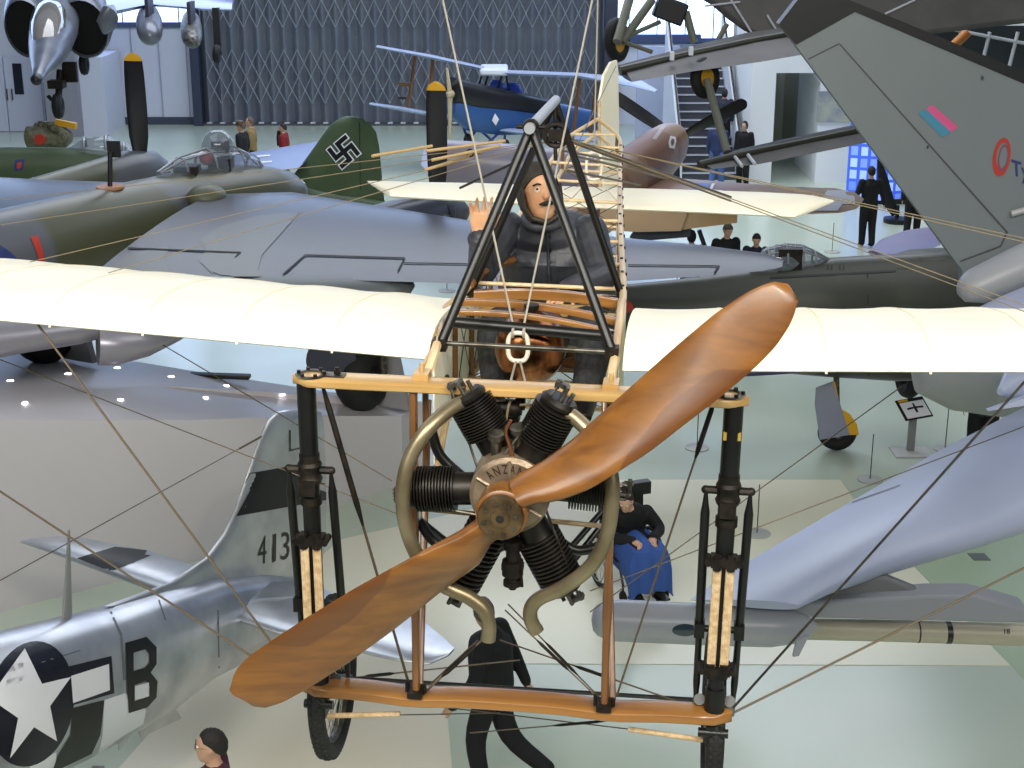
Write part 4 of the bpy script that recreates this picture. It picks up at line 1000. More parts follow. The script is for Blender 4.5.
g = G(); g.wing([(Wz(225, 200), Wz(20, 262), .5), (Wz(150, 191), Wz(-70, 247), .46), (Wz(60, 186), Wz(-170, 236), .4), (Wz(-60, 178), Wz(-300, 222), .3)], k=14); g.finish('wing', GREYP, twin)
LN = mat('panel_gap_black', '#17181a', .7)
decal('aileron_gap', [[(305, 255), (404, 258), (404, 259.5), (305, 256.5)], [(282, 275), (305, 255), (306, 256), (284, 276)], [(397, 272), (404, 258.5), (405.5, 258.5), (399, 272)], [(404, 263), (470, 264), (470, 265.2), (404, 264.2)]], LN, w1, bw1, .01, cuts=2)
decal('flap_gap', [[(128, 248), (241, 252.5), (240, 254), (128, 249.5)], [(240, 252.5), (241.5, 253), (236, 258), (234.5, 257.5)]], LN, w1, bw1, .01, cuts=2)
decal('outer_aileron_gap', [[(628, 265), (719, 266), (719, 267.2), (628, 266.2)], [(718, 266), (720, 267), (715, 274), (713.5, 273.5)]], LN, w1, bw1, .01, cuts=2)
decal('camouflage_patch', [[(215, 277), (200, 262), (206, 250), (200, 240), (222, 226), (262, 215), (300, 212), (280, 235), (262, 255), (258, 270), (262, 277)], [(110, 268), (128, 254), (170, 246), (165, 262), (170, 277), (120, 277)]], mat('darker_green_grey_paint', '#2d322c', .34), w1, bw1, .006, cuts=5)
decal('code_stripe', [[(30, 237), (37, 236), (42, 250), (45, 267), (41, 270), (36, 252)]], REDP, f1, bvt, .012, cuts=3)
decal('roundel_ring', [[(-30+62*math.cos(t), 300-62*math.sin(t)*1.0) for t in [0+i*PI/24 for i in range(25)]]+[(-30+47*math.cos(t), 300-45*math.sin(t)) for t in [PI-i*PI/24 for i in range(25)]]], BLUEP, f1, bvt, .012, cuts=2)
# engines
for nm, P, lst in (('L', LP, [(160, 158, 164, 186), (150, 151, 155, 192), (125, 151, 132, 198), (85, 163, 92, 207), (40, 176, 48, 218), (-10, 190, -5, 232), (-60, 205, -55, 245)]),
                   ('R', RP, [(463, 203, 463, 222), (455, 196, 456, 228), (430, 193, 432, 236), (395, 200, 395, 246), (350, 212, 350, 262), (310, 230, 310, 285), (285, 262, 285, 300), (262, 285, 262, 292)])):
    g = G(); g.fus(P.st(lst, wk=.8), n=24); g.finish('engine_nacelle', CAMO if nm == 'L' else GREYP, twin)
front_prop(twin, LP.at(137, 172)+hm*.1, hm, 1.74, 3, .31, 90, tipL=.065)
front_prop(twin, RP.at(438, 213), hm, 1.74, 3, .28, 90, tipL=.065)
g = G(); q = RP.at(445, 218, off=.45)
for i in range(4): g.tube([q-hm*.15*i, q-hm*.15*i+RP.n*.12-hm*.05], .05, n=8)
g.finish('exhaust_stubs', M_['dull'], twin)
# canopy
cst = FP.st([(158, 172, 160, 182), (178, 158, 182, 184), (205, 149, 208, 186), (232, 147, 236, 184), (252, 156, 256, 180), (264, 170, 266, 178)], wk=.75)
g = G(); g.fus(cst, n=24); can = g.finish('canopy', GLASS, twin)
for i in range(1, 5):
    c_, a_, b_ = cst[i][:3]; g = G(); ring = [c_+FP.n*(math.cos(t)*a_*1.02)+V((0, 0, math.sin(t)*b_*1.02)) for t in [PI*j/16 for j in range(17)]]; g.tube(ring, .013, n=6); g.finish('canopy_frame', FRAMEM, can)
for k_ in (-.55, 0, .55):
    g = G(); g.tube([c_+FP.n*(k_*a_)+V((0, 0, math.sqrt(max(0, 1-k_*k_))*b_*1.02)) for c_, a_, b_, _ in cst], .012, n=6); g.finish('canopy_frame', FRAMEM, can)
g = G(); g.ball(FP.at(218, 146), .22, n=10); g.finish('canopy_blister', GLASS, can)
g = G(); q = FP.at(222, 176); g.box(q, (.3, .3, .5)); g.box(q-hm*.7, (.3, .3, .5)); g.box(q+V((0, 0, .35)), (.22, .15, .25)); g.finish('cockpit_seats', M_['dull'], twin)
g = G(); g.ball(FP.at(206, 158)+V((0, 0, .0)), .09); g.finish('red_headrest', REDP, twin)
q = FP.at(110, 186); g = G(); g.lathe(q-V((0, 0, .03)), (0, 0, 1), [(0, .17), (.03, .17)], n=20); g.finish('aerial_base', mat('salmon_primer_patch', '#b07a5c', .6), twin)
g = G(); g.tube([q, FP.at(110, 152)], .03, n=8); g.box(FP.at(114, 149), (.16, .04, .2)); g.finish('aerial_mast', BLACKP, twin)
q = FP.at(207, 197, off=.6); g = G(); g.ball(q, (.25, .3, .16), n=10); g.finish('side_blister', mat('olive_blister', '#54553e', .5), twin)
# tail end of the near nacelle and gear seen under the cream wing
g = G(); N2 = Pl(W(60, 340, Y=15.6), hm)
SILG = mat('silver_grey_paint', '#9b98a0', .3, metal=.4)
g.fus([(W(-60, 338, Y=14.8), .5, .3), (W(20, 330, Y=15.2), .45, .22), (W(70, 325, Y=15.5), .4, .2), (W(110, 322, Y=15.8), .3, .12)], n=20); g.finish('flap_fairing', SILG, twin)
g = G(); g.fus([(W(98, 343, Y=15.4), .26, .24), (W(112, 343, Y=15.45), .3, .24), (W(140, 340, Y=15.7), .3, .18), (W(170, 333, Y=16), .2, .1), (W(193, 328, Y=16.3), .05, .03)], n=20); g.finish('bomb_fairing', SILG, twin)
for (px, py, wid, zb) in ((50, 345, 46, 0), (366, 380, 44, 0)):
    q = on_plinth(px-2, 362 if px < 100 else 409); rr = .42; c0 = q+V((0, 0, rr)); ax_ = RP.n
    g = G(); g.torus(c0, ax_, rr-.16, .17, n=32, k=12, sq=1.3); g.finish('main_tyre', M_['rubdark'], twin)
    g = G(); g.lathe(c0-ax_*.1, ax_, [(0, .02), (0, .17), (.2, .17), (.2, .02)], n=20); g.tube([c0-ax_*.3, c0+ax_*.3], .05); g.tube([c0+ax_*.3, c0+ax_*.3+V((0, 0, 1.4))], .05); g.tube([c0-ax_*.3, c0-ax_*.3+V((0, 0, 1.4))], .05); g.finish('main_gear_leg', M_['steel'], twin)
    for sgn in (-1, 1):
        c1 = q+hm*(sgn*.2)+ax_*.05
        g = G(); e = ax_*(.47); g.prism([c1-e+V((0, 0, 0)), c1+e, c1+e*.7+V((0, 0, .75)), c1-e*.7+V((0, 0, .75))], hm*.08*sgn) if sgn < 0 else g.prism([c1-e, c1+e, c1+e*.62+V((0, 0, .8)), c1-e*.62+V((0, 0, .8))], hm*.08)
        o = g.finish('wheel_chock', mat('grey_chock_paint_%d%d' % (px, sgn), '#8e8d90', .5), None)
        tag(o, 'grey tapering chock board '+('behind' if sgn > 0 else 'in front of')+' the '+('left' if px < 100 else 'right')+' main wheel on the grey plinth', 'wheel chock')
        bpy.data.objects.remove(o) if sgn < 0 else None
g = G(); Yn = 15.6; g.fus([(W(225, 284, Y=Yn), .05, .05), (W(262, 285, Y=Yn), .4, .11), (W(320, 287, Y=Yn), .5, .15), (W(385, 288, Y=Yn), .4, .15), (W(408, 286, Y=Yn), .2, .1), (W(414, 284, Y=Yn), .03, .03)], n=20); g.finish('nacelle_tail', CAMOD, twin)
g = G(); g.lathe(W(331, 360, Y=17.2), (.2, -1, .1), [(0, .3), (.04, .3)], n=24); g.finish('gear_door', GREYP, twin)

# ---------------------------------------------------------------- green tail with hooked cross, far fighter
TY = 33.
def T(px, py, Y=TY): return W(px, py, Y=Y)
far = thing('green_fighter', 'dark green fighter with a tall fin bearing a white edged hooked cross', 'airplane', (T(340, 205).x, TY, 0))
g = G(); secs = []
for le, te, th in (((262, 210), (386, 210), .16), ((283, 188), (383, 190), .15), ((305, 160), (381, 165), .14), ((322, 136), (379, 145), .12), ((331, 124), (376, 132), .09), ((340, 118), (370, 124), .06), ((347, 116), (362, 118), .03)):
    a = T(*le); b = T(*te, Y=TY-.6); secs.append((a, b, th, V((.15, -1, 0))))
g.wing(secs, k=12); ff = g.finish('tail_fin', GREEN, far); bvf2 = bvh_of(ff)
g = G(); g.fus([(T(230, 190, TY+.4), .42, .5), (T(290, 200, TY), .36, .42), (T(345, 206, TY-.3), .25, .3), (T(390, 208, TY-.7), .1, .12)], n=20); g.finish('fuselage', GREEN, far)
def hook(cx, cy, s, t, rot):
    """arms of the tail emblem as quads"""
    out = []
    for k in range(4):
        a = rot+k*PI/2; c, sn = math.cos(a), math.sin(a)
        def R2(x, y): return (cx+(x*c-y*sn)*s, cy+(x*sn+y*c)*s*1.03)
        out.append([R2(-t, -t if k % 2 == 0 else -t), R2(t, -t), R2(t, 1), R2(-t, 1)])
        out.append([R2(-1, 1-2*t), R2(-t+.01, 1-2*t), R2(-t+.01, 1), R2(-1, 1)])
    return out
decal('emblem_outline', hook(344, 151.7, 13.0, .26, math.radians(51)), WHT, ff, bvf2, .012, cuts=2)
decal('emblem', hook(344, 151.7, 11.9, .185, math.radians(51)), BLK, ff, bvf2, .022, cuts=2)
decal('rudder_gap', [[(359, 122), (360, 122), (361, 190), (360, 190)]], mat('green_gap', '#222b1a', .6), ff, bvf2, .01, cuts=2)
g = G(); g.tube([T(300, 200, TY), T(296, 232, TY)], .06); q = T(296, 232, TY); g.tube([V((q.x, TY, 1.0)), V((q.x-.3, TY-.1, .1))], .06); g.torus(V((q.x-.35, TY-.1, .3)), (1, .2, 0), .2, .1, n=20, k=8); g.finish('undercarriage', M_['dull'], far)
g = G(); zz_ = 1.35; g.wing([(W(322, 141, z=zz_+.2), W(300, 167, z=zz_+.2), .12), (W(262, 152, z=zz_), W(258, 176, z=zz_), .2), (W(215, 160, z=zz_-.1), W(220, 188, z=zz_-.1), .25)], k=8); fw = g.finish('wing', mat('pale_blue_grey_paint', '#8794b8', .35), far)
bwf = bvh_of(fw); decal('wing_cross', [[(256, 156), (270, 155), (270, 156.5), (256, 157.5)], [(258, 162), (272, 161), (272, 162.5), (258, 163.5)]], WHT, fw, bwf, .01, cuts=1)
# ---------------------------------------------------------------- olive fuselage with exposed engine far left
ol = thing('olive_fighter', 'olive green fighter at the far left edge with exposed engine and raised cockpit hood', 'airplane', (T(60, 160, 29).x, 29, 0))
OP = Pl(W(60, 158, Y=29), (.99, .12)); 
g = G(); g.fus(OP.st([(-60, 150, -60, 178), (-10, 147, -10, 182), (40, 147, 40, 184), (80, 148, 80, 182), (120, 153, 120, 178), (150, 158, 150, 172), (160, 163, 160, 168)], wk=.9), n=24); of = g.finish('fuselage', GREEN, ol)
bo = bvh_of(of); decal('badge', [[(15, 160), (25, 159), (23, 170), (14, 171)]], BLUEP, of, bo, .01, cuts=1); decal('badge_centre', [[(17.5, 163), (22, 162.5), (21, 168), (17, 168.5)]], REDP, of, bo, .02, cuts=1)
cst = OP.st([(66, 150, 66, 156), (84, 138, 86, 158), (106, 136, 108, 160), (124, 143, 125, 162), (138, 158, 138, 164)], wk=.9)
g = G(); g.fus(cst, n=20); cc = g.finish('cockpit_hood', GLASS, ol)
for c_, a_, b_, _ in cst[1:4]:
    g = G(); g.tube([c_+OP.n*(math.cos(t)*a_*1.02)+V((0, 0, math.sin(t)*b_*1.02)) for t in [PI*j/12 for j in range(13)]], .03, n=6); g.finish('hood_frame', FRAMEM, cc)
eng = thing('display_engine', 'small greenish aero engine with yellow lever and red disc, far left', 'engine', W(47, 150, Y=31)-V((0, 0, 3)))
eng.location.z = 0; ROOTLOC[eng.name] = V(eng.location)
g = G(); c0 = W(47, 137, Y=31); EM_ = mat('greenish_engine_metal', '#4e5040', .55, metal=.3, c2='#77745c', scale=9)
random.seed(3)
g.lathe(c0-V((.45, 0, 0)), (1, 0, 0), [(0, .1), (.05, .22), (.8, .24), (.95, .12)], n=14); g.finish('engine_block', EM_, eng)
g = G()
for i in range(7):
    q = PI*(i/6); d = V((0, math.cos(q)*.6, math.sin(q))); o_ = c0+V((-.35+.12*i, 0, .0)); g.lathe(o_, d, [(0, .08), (.2, .08), (.2, .1), (.26, .1), (.26, .08), (.32, .08)], n=8)
g.finish('engine_cylinders', EM_, eng)
g = G(); g.lathe(c0+V((-.05, -.3, .0)), (0, -1, 0), [(0, .11), (.06, .11)], n=16); g.finish('red_disc', REDP, eng)
g = G(); g.box(W(66, 124, Y=31), (.42, .12, .12), M=Matrix.Rotation(.2, 3, 'Y')); g.finish('yellow_lever', YEL, eng)
g = G(); g.box((c0.x, 31, .9), (.7, .5, 1.8)); g.finish('engine_stand', M_['dull'], eng)

# ---------------------------------------------------------------- suspended jet, top left
jet = thing('suspended_jet', 'grey jump jet hanging nose down at the top left corner with two wide black intakes', 'airplane', W(60, 30, Z=32))
JG = mat('grey_jet_paint', '#767a84', .3, metal=.35, c2='#5f626c', scale=2)
def PZ(px, py, Z): return W(px, py, Z=Z)
g = G(); k_ = 1/F
g.fus([(PZ(62, -30, 34), 25*34*k_, 25*34*k_), (PZ(58, 5, 32), 22*32*k_, 22*32*k_), (PZ(54, 28, 30.5), 24*30*k_, 22*30*k_), (PZ(50, 45, 29.3), 21*29*k_, 18*29*k_), (PZ(45, 60, 28.2), 15*28*k_, 13*28*k_), (PZ(40, 72, 27.4), 8*27*k_, 7*27*k_), (PZ(37, 79, 27), 5*27*k_, 5*27*k_), (PZ(36.5, 81, 26.9), .03, .03)], n=28, up=V((0, .3, 1))); g.finish('nose_fuselage', JG, jet)
g = G(); g.lathe(PZ(36, 80, 26.9)-V((0, 0, .0)), (PZ(36, 80, 26.9)-PZ(40, 72, 27.4)), [(-.12, .1), (0, .1), (.06, .06), (.09, .01)], n=16); g.finish('nose_lens', BLACKP, jet)
g = G(); g.box(PZ(47, 32, 29.6), (.02, .02, .02)); g.fus([(PZ(52, 2, 31.4), .2, .12), (PZ(50, 14, 30.3), .34, .26), (PZ(48, 28, 29.5), .34, .27), (PZ(45, 42, 28.8), .24, .2), (PZ(43, 51, 28.5), .1, .08)], n=16, up=V((0, .3, 1))); g.finish('windscreen', glassmat('dark_canopy_glass', (.25, .22, .18), .8, .08), jet)
for cx, rx_, ry, cz in ((26, 22, 31, 31.2), (84, 25, 31, 31.2)):
    c0 = PZ(cx, 29, cz); ring = []; back = []
    d = (PZ(58, 5, 32)-PZ(37, 79, 27)).normalized()
    a = V((1, 0, 0)); b = V((0, -.25, 1)).normalized()
    rr = lambda s, o=0: [c0+d*o+a*(math.cos(t)*rx_*cz*k_*s)+b*(math.sin(t)*ry*cz*k_*s) for t in [2*PI*i/32 for i in range(32)]]
    g = G(); g.rings([rr(.80, 1.2), rr(.86, .3), rr(.9, .05), rr(.95, -.03), rr(1, .03), rr(1.08, .4), rr(1.16, 1.6), rr(1.1, 4)], cap=False); g.finish('intake_cowl', JG, jet)
    g = G(); g.rings([rr(.89, .06), rr(.85, .35), rr(.8, 1.2), rr(.1, 1.25)], cap=True); g.finish('intake_duct', mat('black_duct_%d' % cx, '#060606', .9), jet)
g = G(); g.wing([(PZ(100, 14, 31.5), PZ(120, -40, 35), .5), (PZ(150, 4, 32), PZ(160, -40, 35), .35), (PZ(205, 9, 32.5), PZ(210, -25, 34), .25), (PZ(232, 10, 32.8), PZ(236, -10, 33.5), .15)], k=10); g.finish('wing', mat('bluish_silver_wing', '#8f9bc0', .25, metal=.6), jet)
g = G(); g.fus([(PZ(113, 8, 30.8), .05, .08), (PZ(110, 14, 30.6), .16, .24), (PZ(106, 25, 30.6), .12, .22), (PZ(104, 34, 30.6), .02, .04)], n=14); g.finish('nozzle_fairing', JG, jet)
for cx, cy, rx_, m in ((150, 28, 11, JG), (192, 33, 9, mat('speckled_rocket_pod', '#83827c', .4, metal=.6, c2='#3a3a3c', scale=14))):
    c0 = PZ(cx, cy+6, 31); d = (ray(cx, cy).normalized()+V((.0, 0, .22))).normalized(); r_ = rx_*1.08*31*k_
    g = G(); g.lathe(c0-d*.3, d, [(0, .02), (.04, r_*.45), (.12, r_*.75), (.3, r_*.98), (.6, r_*1.08), (1.4, r_*1.12), (2.2, r_*.9), (3.0, r_*.3)], n=24)
    o = g.finish('underwing_pod', m, jet)
    g = G(); t_ = PZ(cx-1, 6, 31.8); g.box((c0+d*.5+V((0, .1, .35))), (.07, .5, .6)); g.finish('pylon', mat('dark_pylon_%d' % cx, '#2c2f3a', .5), jet)
g = G(); g.box(PZ(217, 28, 32.4), (.14, .14, .85)); g.finish('outrigger_leg', BLACKP, jet)
g = G(); g.torus(PZ(217, 54, 32.4), (1, 0, 0), .13, .08, n=20, k=8); g.finish('outrigger_wheel', M_['rubdark'], jet)
g = G(); a = PZ(60, 70, 30); b = PZ(58, 106, 30); g.tube([a, b], .07); g.tube([PZ(48, 96, 30), b], .04); g.box(PZ(70, 72, 30), (.28, .1, .4)); g.box(PZ(57, 84, 29.9), (.3, .3, .16)); g.finish('nose_gear_leg', M_['dull'], jet)
g = G(); g.torus(b, (1, .1, 0), .16, .1, n=20, k=8); g.finish('nose_wheel', M_['rubdark'], jet)
g = G(); g.torus(PZ(84, 64, 32), (1, .1, 0), .15, .09, n=20, k=8); g.box(PZ(84, 56, 32), (.1, .1, .3)); g.finish('main_wheel', M_['rubdark'], jet)

# ---------------------------------------------------------------- blue and black biplane
bip = thing('blue_biplane', 'blue and black two seat biplane with silver wings in front of the folding hangar door', 'airplane', W(505, 152, Y=41))
bip.location.z = 0; ROOTLOC[bip.name] = V(bip.location)
BY = 41
SILW = mat('silver_wing_fabric', '#8e99b4', .4)
DBLUE = mat('deep_blue_fuselage_paint', '#2d5590', .4); 
def Yb(px, py, dy=0): return W(px, py, Y=BY+dy)
g = G(); g.wing([(Yb(376, 47, -2), Yb(380, 45.5, -.8), .06), (Yb(430, 57, -1.2), Yb(432, 56, 0), .12), (Yb(484, 69, -.5), Yb(484, 68, .7), .12)], k=8); g.finish('upper_wing', SILW, bip)
g = G(); g.wing([(Yb(503, 73, -.6), Yb(503, 71, .7), .14), (Yb(580, 76, -1.2), Yb(578, 74, .0), .14), (Yb(630, 86, -3), Yb(634, 76, -1), .1), (Yb(655, 92, -4), Yb(658, 90, -3), .03)], k=8); g.finish('upper_wing', SILW, bip)
g = G(); g.box(Yb(494, 70), (.75, 1.2, .2)); g.finish('centre_tank', mat('white_centre_tank', '#d5dbe8', .4), bip, bevel=.06)
g = G(); g.wing([(Yb(369, 104, -2), Yb(374, 103, -.8), .06), (Yb(400, 109, -1.4), Yb(402, 108, -.2), .12), (Yb(470, 122, -.5), Yb(470, 119, .7), .12)], k=8); g.finish('lower_wing', SILW, bip)
g = G(); g.wing([(Yb(480, 128, -.5), Yb(480, 124, .7), .12), (Yb(600, 142, -2), Yb(600, 136, -.8), .12)], k=8); g.finish('lower_wing', SILW, bip)
for (a, b) in (((415, 56), (408, 108)), ((433, 60), (428, 113)), ((580, 78), (573, 135)), ((597, 80), (590, 138))):
    g = G(); g.tube([Yb(*a, -.8), Yb(*b, -.8)], .05, n=8); g.finish('interplane_strut', M_['ashv'], bip)
g = G(); g.fus([(Yb(450, 97, -1.3), .12, .2), (Yb(454, 99, -1.2), .3, .42), (Yb(474, 108, -.8), .42, .62), (Yb(500, 112, -.3), .45, .62), (Yb(545, 117, .5), .38, .46), (Yb(590, 121, 1.2), .2, .3), (Yb(600, 122, 1.4), .05, .2)], n=20, pw=3); bf = g.finish('fuselage', DBLUE, bip); bbf = bvh_of(bf)
g = G(); g.fus([(Yb(447, 92, -1.4), .1, .12), (Yb(451, 90, -1.3), .34, .33), (Yb(474, 96, -.85), .46, .34), (Yb(500, 100, -.35), .48, .3), (Yb(550, 108, .5), .40, .22)], n=20, pw=3); g.finish('top_decking', BLACKP, bip)
g = G(); g.fus([(Yb(492, 87, -.1), .1, .1), (Yb(496, 87, 0), .28, .2), (Yb(504, 88, .2), .2, .1)], n=12); g.ball(Yb(512, 93, .3), .3, n=8); g.finish('cockpit_cover', mat('blue_cockpit_cover', '#2a48b0', .6), bip)
decal('diamond_mark', [[(494, 113), (498, 119), (495, 125), (491, 120)]], WHT, bf, bbf, .05, cuts=1)
for (a, b) in (((482, 74), (478, 88)), ((489, 73), (484, 88)), ((502, 75), (497, 92)), ((506, 75), (510, 96))):
    g = G(); g.tube([Yb(*a, -.3), Yb(*b, -.3)], .03, n=6); g.finish('cabane_strut', BLACKP, bip)
for (a, b) in (((462, 124), (470, 145)), ((478, 128), (466, 143)), ((480, 130), (503, 150)), ((500, 132), (482, 148)), ((505, 135), (503, 152)), ((468, 145), (505, 152))):
    g = G(); g.tube([Yb(*a, -.6), Yb(*b, -.8)], .035, n=6); g.finish('undercarriage_strut', mat('blue_strut_paint_%d' % (a[0]+b[1]), '#27408a', .5), bip)
for p in ((506, 150), (468, 144)):
    g = G(); g.torus(Yb(*p, -.8), (1, .3, 0), .22, .07, n=20, k=8); g.finish('wheel', M_['rubdark'], bip)
g = G(); g.tube([Yb(447, 68, -1.6), Yb(450, 95, -1.6), Yb(450, 140, -1.6)], [.03, .07, .03], n=8); g.lathe(Yb(450, 95, -1.75), (0, 1, 0), [(0, .05), (.2, .12)], n=12); g.finish('propeller', mat('pale_wood_propeller', '#b8a888', .4), bip)
g = G(); g.box(Yb(405, 84, -1), (.32, .2, .1)); g.finish('pitot_head', M_['bronze'], bip)
g = G(); g.box(Yb(402, 98, -1), (.22, .06, .06)); g.finish('wing_light', BLACKP, bip)

# ---------------------------------------------------------------- brown desert fighter facing away
BRN = mat('desert_brown_paint', '#7a5238', .4, c2='#8f6f52', scale=.9, lo=.48, hi=.52)
TAN = mat('tan_underside_paint', '#9a7a4e', .6, c2='#8a7048', scale=1)
LIL = mat('pale_lilac_grey_paint', '#8d8fa6', .3, c2='#857c86', scale=1)
br_ = thing('brown_fighter', 'desert brown fighter facing away with black propeller blades and white numeral on its nose', 'airplane', W(640, 245, Y=27))
br_.location.z = 0; ROOTLOC[br_.name] = V(br_.location)
def Bf(px, py, Y): return W(px, py, Y=Y)
c1 = Bf(668, 146, 29.5); c2_ = Bf(578, 222, 25.0); hb = (c1-c2_).normalized()
def fpt(f, dz=0): return c2_+(c1-c2_)*f+V((0, 0, dz))
g = G(); g.fus([(fpt(-.55), .1, .15), (fpt(-.2), .35, .4), (fpt(.2), .45, .55), (fpt(.55), .47, .56), (fpt(.85), .45, .52), (fpt(1.0), .40, .46), (fpt(1.08), .3, .36), (fpt(1.1), .1, .1)], n=28); bfz = g.finish('fuselage', BRN, br_); bb = bvh_of(bfz)
decal('nose_number', [[(670, 136), (675, 137), (676, 141), (674, 149), (669, 148), (668, 143)]], WHT, bfz, bb, .01, cuts=1)
decal('nose_number_hole', [[(671.3, 139), (673.6, 139.5), (673.6, 142), (672.5, 146), (670.6, 145.5), (670.2, 142)]], BRN, bfz, bb, .016, cuts=1)
decal('nose_highlight_panel', [[(662, 126), (666, 126), (656, 140), (652, 139)]], mat('light_panel', '#a8988c', .3), bfz, bb, .01, cuts=1)
front_prop(br_, fpt(1.12), hb*V((1, 1, .15)), 1.6, 3, .26, 30, tip=BLACKP, tipL=0, spin=.25)
g = G(); zw_ = 1.9
def wzp(a, b): return W(a, b, z=zw_)
g.wing([(wzp(600, 178), wzp(590, 215), .35), (wzp(690, 182), wzp(660, 212), .28), (wzp(790, 189), wzp(765, 212), .2), (wzp(835, 189), wzp(812, 214), .14), (wzp(855, 193), wzp(840, 213), .09), (wzp(864, 199), wzp(856, 209), .03)], k=12); bw_ = g.finish('wing', BRN, br_); bbw = bvh_of(bw_)
decal('wing_tip_panel', [[(832, 184), (870, 184), (870, 218), (808, 218)]], mat('pale_wing_tip', '#c0c4d2', .4), bw_, bbw, .01, cuts=4)
decal('wing_roundel_blue', [[(697, 183), (710, 184), (706, 191), (692, 190)]], mat('mid_blue_mark', '#3f5fa6', .4), bw_, bbw, .012, cuts=2)
decal('wing_roundel_white', [[(712, 184), (715, 184), (712, 190), (723, 191), (723, 192.5), (708, 192)]], WHT, bw_, bbw, .012, cuts=1)
g = G(); g.wing([(wzp(600, 178), wzp(590, 215), .35), (wzp(520, 158), wzp(500, 190), .4), (wzp(445, 148), wzp(440, 184), .5), (wzp(425, 150), wzp(421, 165), .2)], k=12); g.finish('wing', LIL, br_)
g = G(); g.fus([(Bf(436, 160, 27), .1, .2), (Bf(445, 163, 27), .3, .42), (Bf(500, 168, 27), .3, .45), (Bf(560, 172, 27), .3, .42), (Bf(600, 175, 27), .3, .3)], n=18); g.finish('wing_root_fairing', LIL, br_)
for pg, mm, yy in (([(600, 206), (690, 206), (681, 231), (636, 232), (600, 230)], TAN, 24.0), ([(682, 206), (738, 208), (737, 223), (680, 230)], TAN, 24.05)):
    g = G(); g.prism([W(a, b, Y=yy+(232-b)*.02) for a, b in pg], (0, .06, .02)); g.finish('tailplane', mm, br_)
g = G(); g.prism([W(a, b, Y=24.3) for a, b in ((638, 226), (692, 226), (690, 237), (643, 241), (630, 238))], (0, .1, 0)); g.finish('elevator', GREYP, br_)
g = G(); g.tube([W(699, 230, Y=24.5), W(706, 250, Y=24.5), W(706, 262, Y=24.5)], .04); g.finish('stand_leg', BLACKP, br_)

# ---------------------------------------------------------------- dark fighter on the right
dk = thing('dark_fighter', 'dark olive fighter with framed cockpit glazing behind the cream wing on the right', 'airplane', W(810, 448, z=0))
DP = Pl(W(800, 300, Y=18.8), (1, .06))
g = G(); dst = DP.st([(480, 292, 480, 320), (560, 288, 560, 335), (630, 284, 630, 350), (700, 277, 700, 362), (760, 269, 760, 370), (830, 258, 830, 376), (900, 254, 900, 380), (945, 251, 948, 378), (968, 256, 972, 372), (982, 275, 984, 360), (990, 300, 990, 335)], wk=.62); g.fus(dst, n=32, pw=2.3); df = g.finish('fuselage', OLIVE, dk); bd = bvh_of(df)
decal('red_centre_mark', [[(626+7*math.cos(t), 307+6*math.sin(t)) for t in [2*PI*i/20 for i in range(20)]]], REDP, df, bd, .01, cuts=2)
decal('vent_marks', [[(827+i*4, 265), (828.5+i*4, 265), (828.5+i*4, 270), (827+i*4, 270)] for i in (0, 1, 3, 4)], BLK, df, bd, .01, cuts=1)
decal('cowl_band', [[(897, 268), (911, 268), (912, 375), (898, 375)]], mat('olive_band', '#3f4136', .5), df, bd, .008, cuts=4)
decal('cowl_gap', [[(867, 274), (868, 274), (869, 375), (868, 375)], [(770, 277), (896, 270), (896, 272), (770, 279)]], BLK, df, bd, .009, cuts=3)
g = G(); g.fus([(DP.at(895, 257, off=-.1), .08, .03), (DP.at(915, 256, off=-.1), .3, .06), (DP.at(955, 255, off=-.1), .3, .08), (DP.at(968, 262, off=-.1), .2, .05)], n=16); g.finish('air_scoop', OLIVE, dk)
cst = DP.st([(750, 268, 750, 274), (766, 248, 768, 278), (784, 244, 786, 278), (800, 245, 802, 276), (812, 251, 816, 274), (828, 259, 830, 268)], wk=.75)
g = G(); g.fus(cst, n=16, pw=2.6); dc = g.finish('canopy', GLASS, dk)
for c_, a_, b_, _ in cst[1:5]:
    g = G(); g.tube([c_+DP.n*(math.cos(t)*a_*1.02)+V((0, 0, math.sin(t)*b_*1.02)) for t in [PI*j/12 for j in range(13)]], .014, n=6); g.finish('canopy_frame', FRAMEM, dc)
for k_ in (-.7, .7, 0):
    g = G(); g.tube([c_+DP.n*(k_*a_*1.02)+V((0, 0, math.sqrt(1-k_*k_)*b_)) for c_, a_, b_, _ in cst], .013, n=6); g.finish('canopy_frame', FRAMEM, dc)
g = G(); g.box(DP.at(788, 266), (.3, .3, .5)); g.finish('cockpit_seat', M_['dull'], dk)
g = G(); g.wing([(W(868, 252, z=2.35), W(905, 262, z=2.35), .08), (W(880, 240, z=2.4), W(940, 245, z=2.4), .08), (W(905, 231, z=2.45), W(944, 236, z=2.45), .06), (W(925, 228, z=2.46), W(938, 229, z=2.46), .03)], k=8); g.finish('far_wing', mat('violet_grey_paint', '#6b6c9a', .35, c2='#7c6d94', scale=1), dk)
g = G(); g.wing([(W(960, 330, z=1.5), W(720, 340, z=1.5), .3), (W(830, 368, z=1.5), W(713, 378, z=1.5), .06)], k=10); g.finish('near_wing', GREYP, dk)
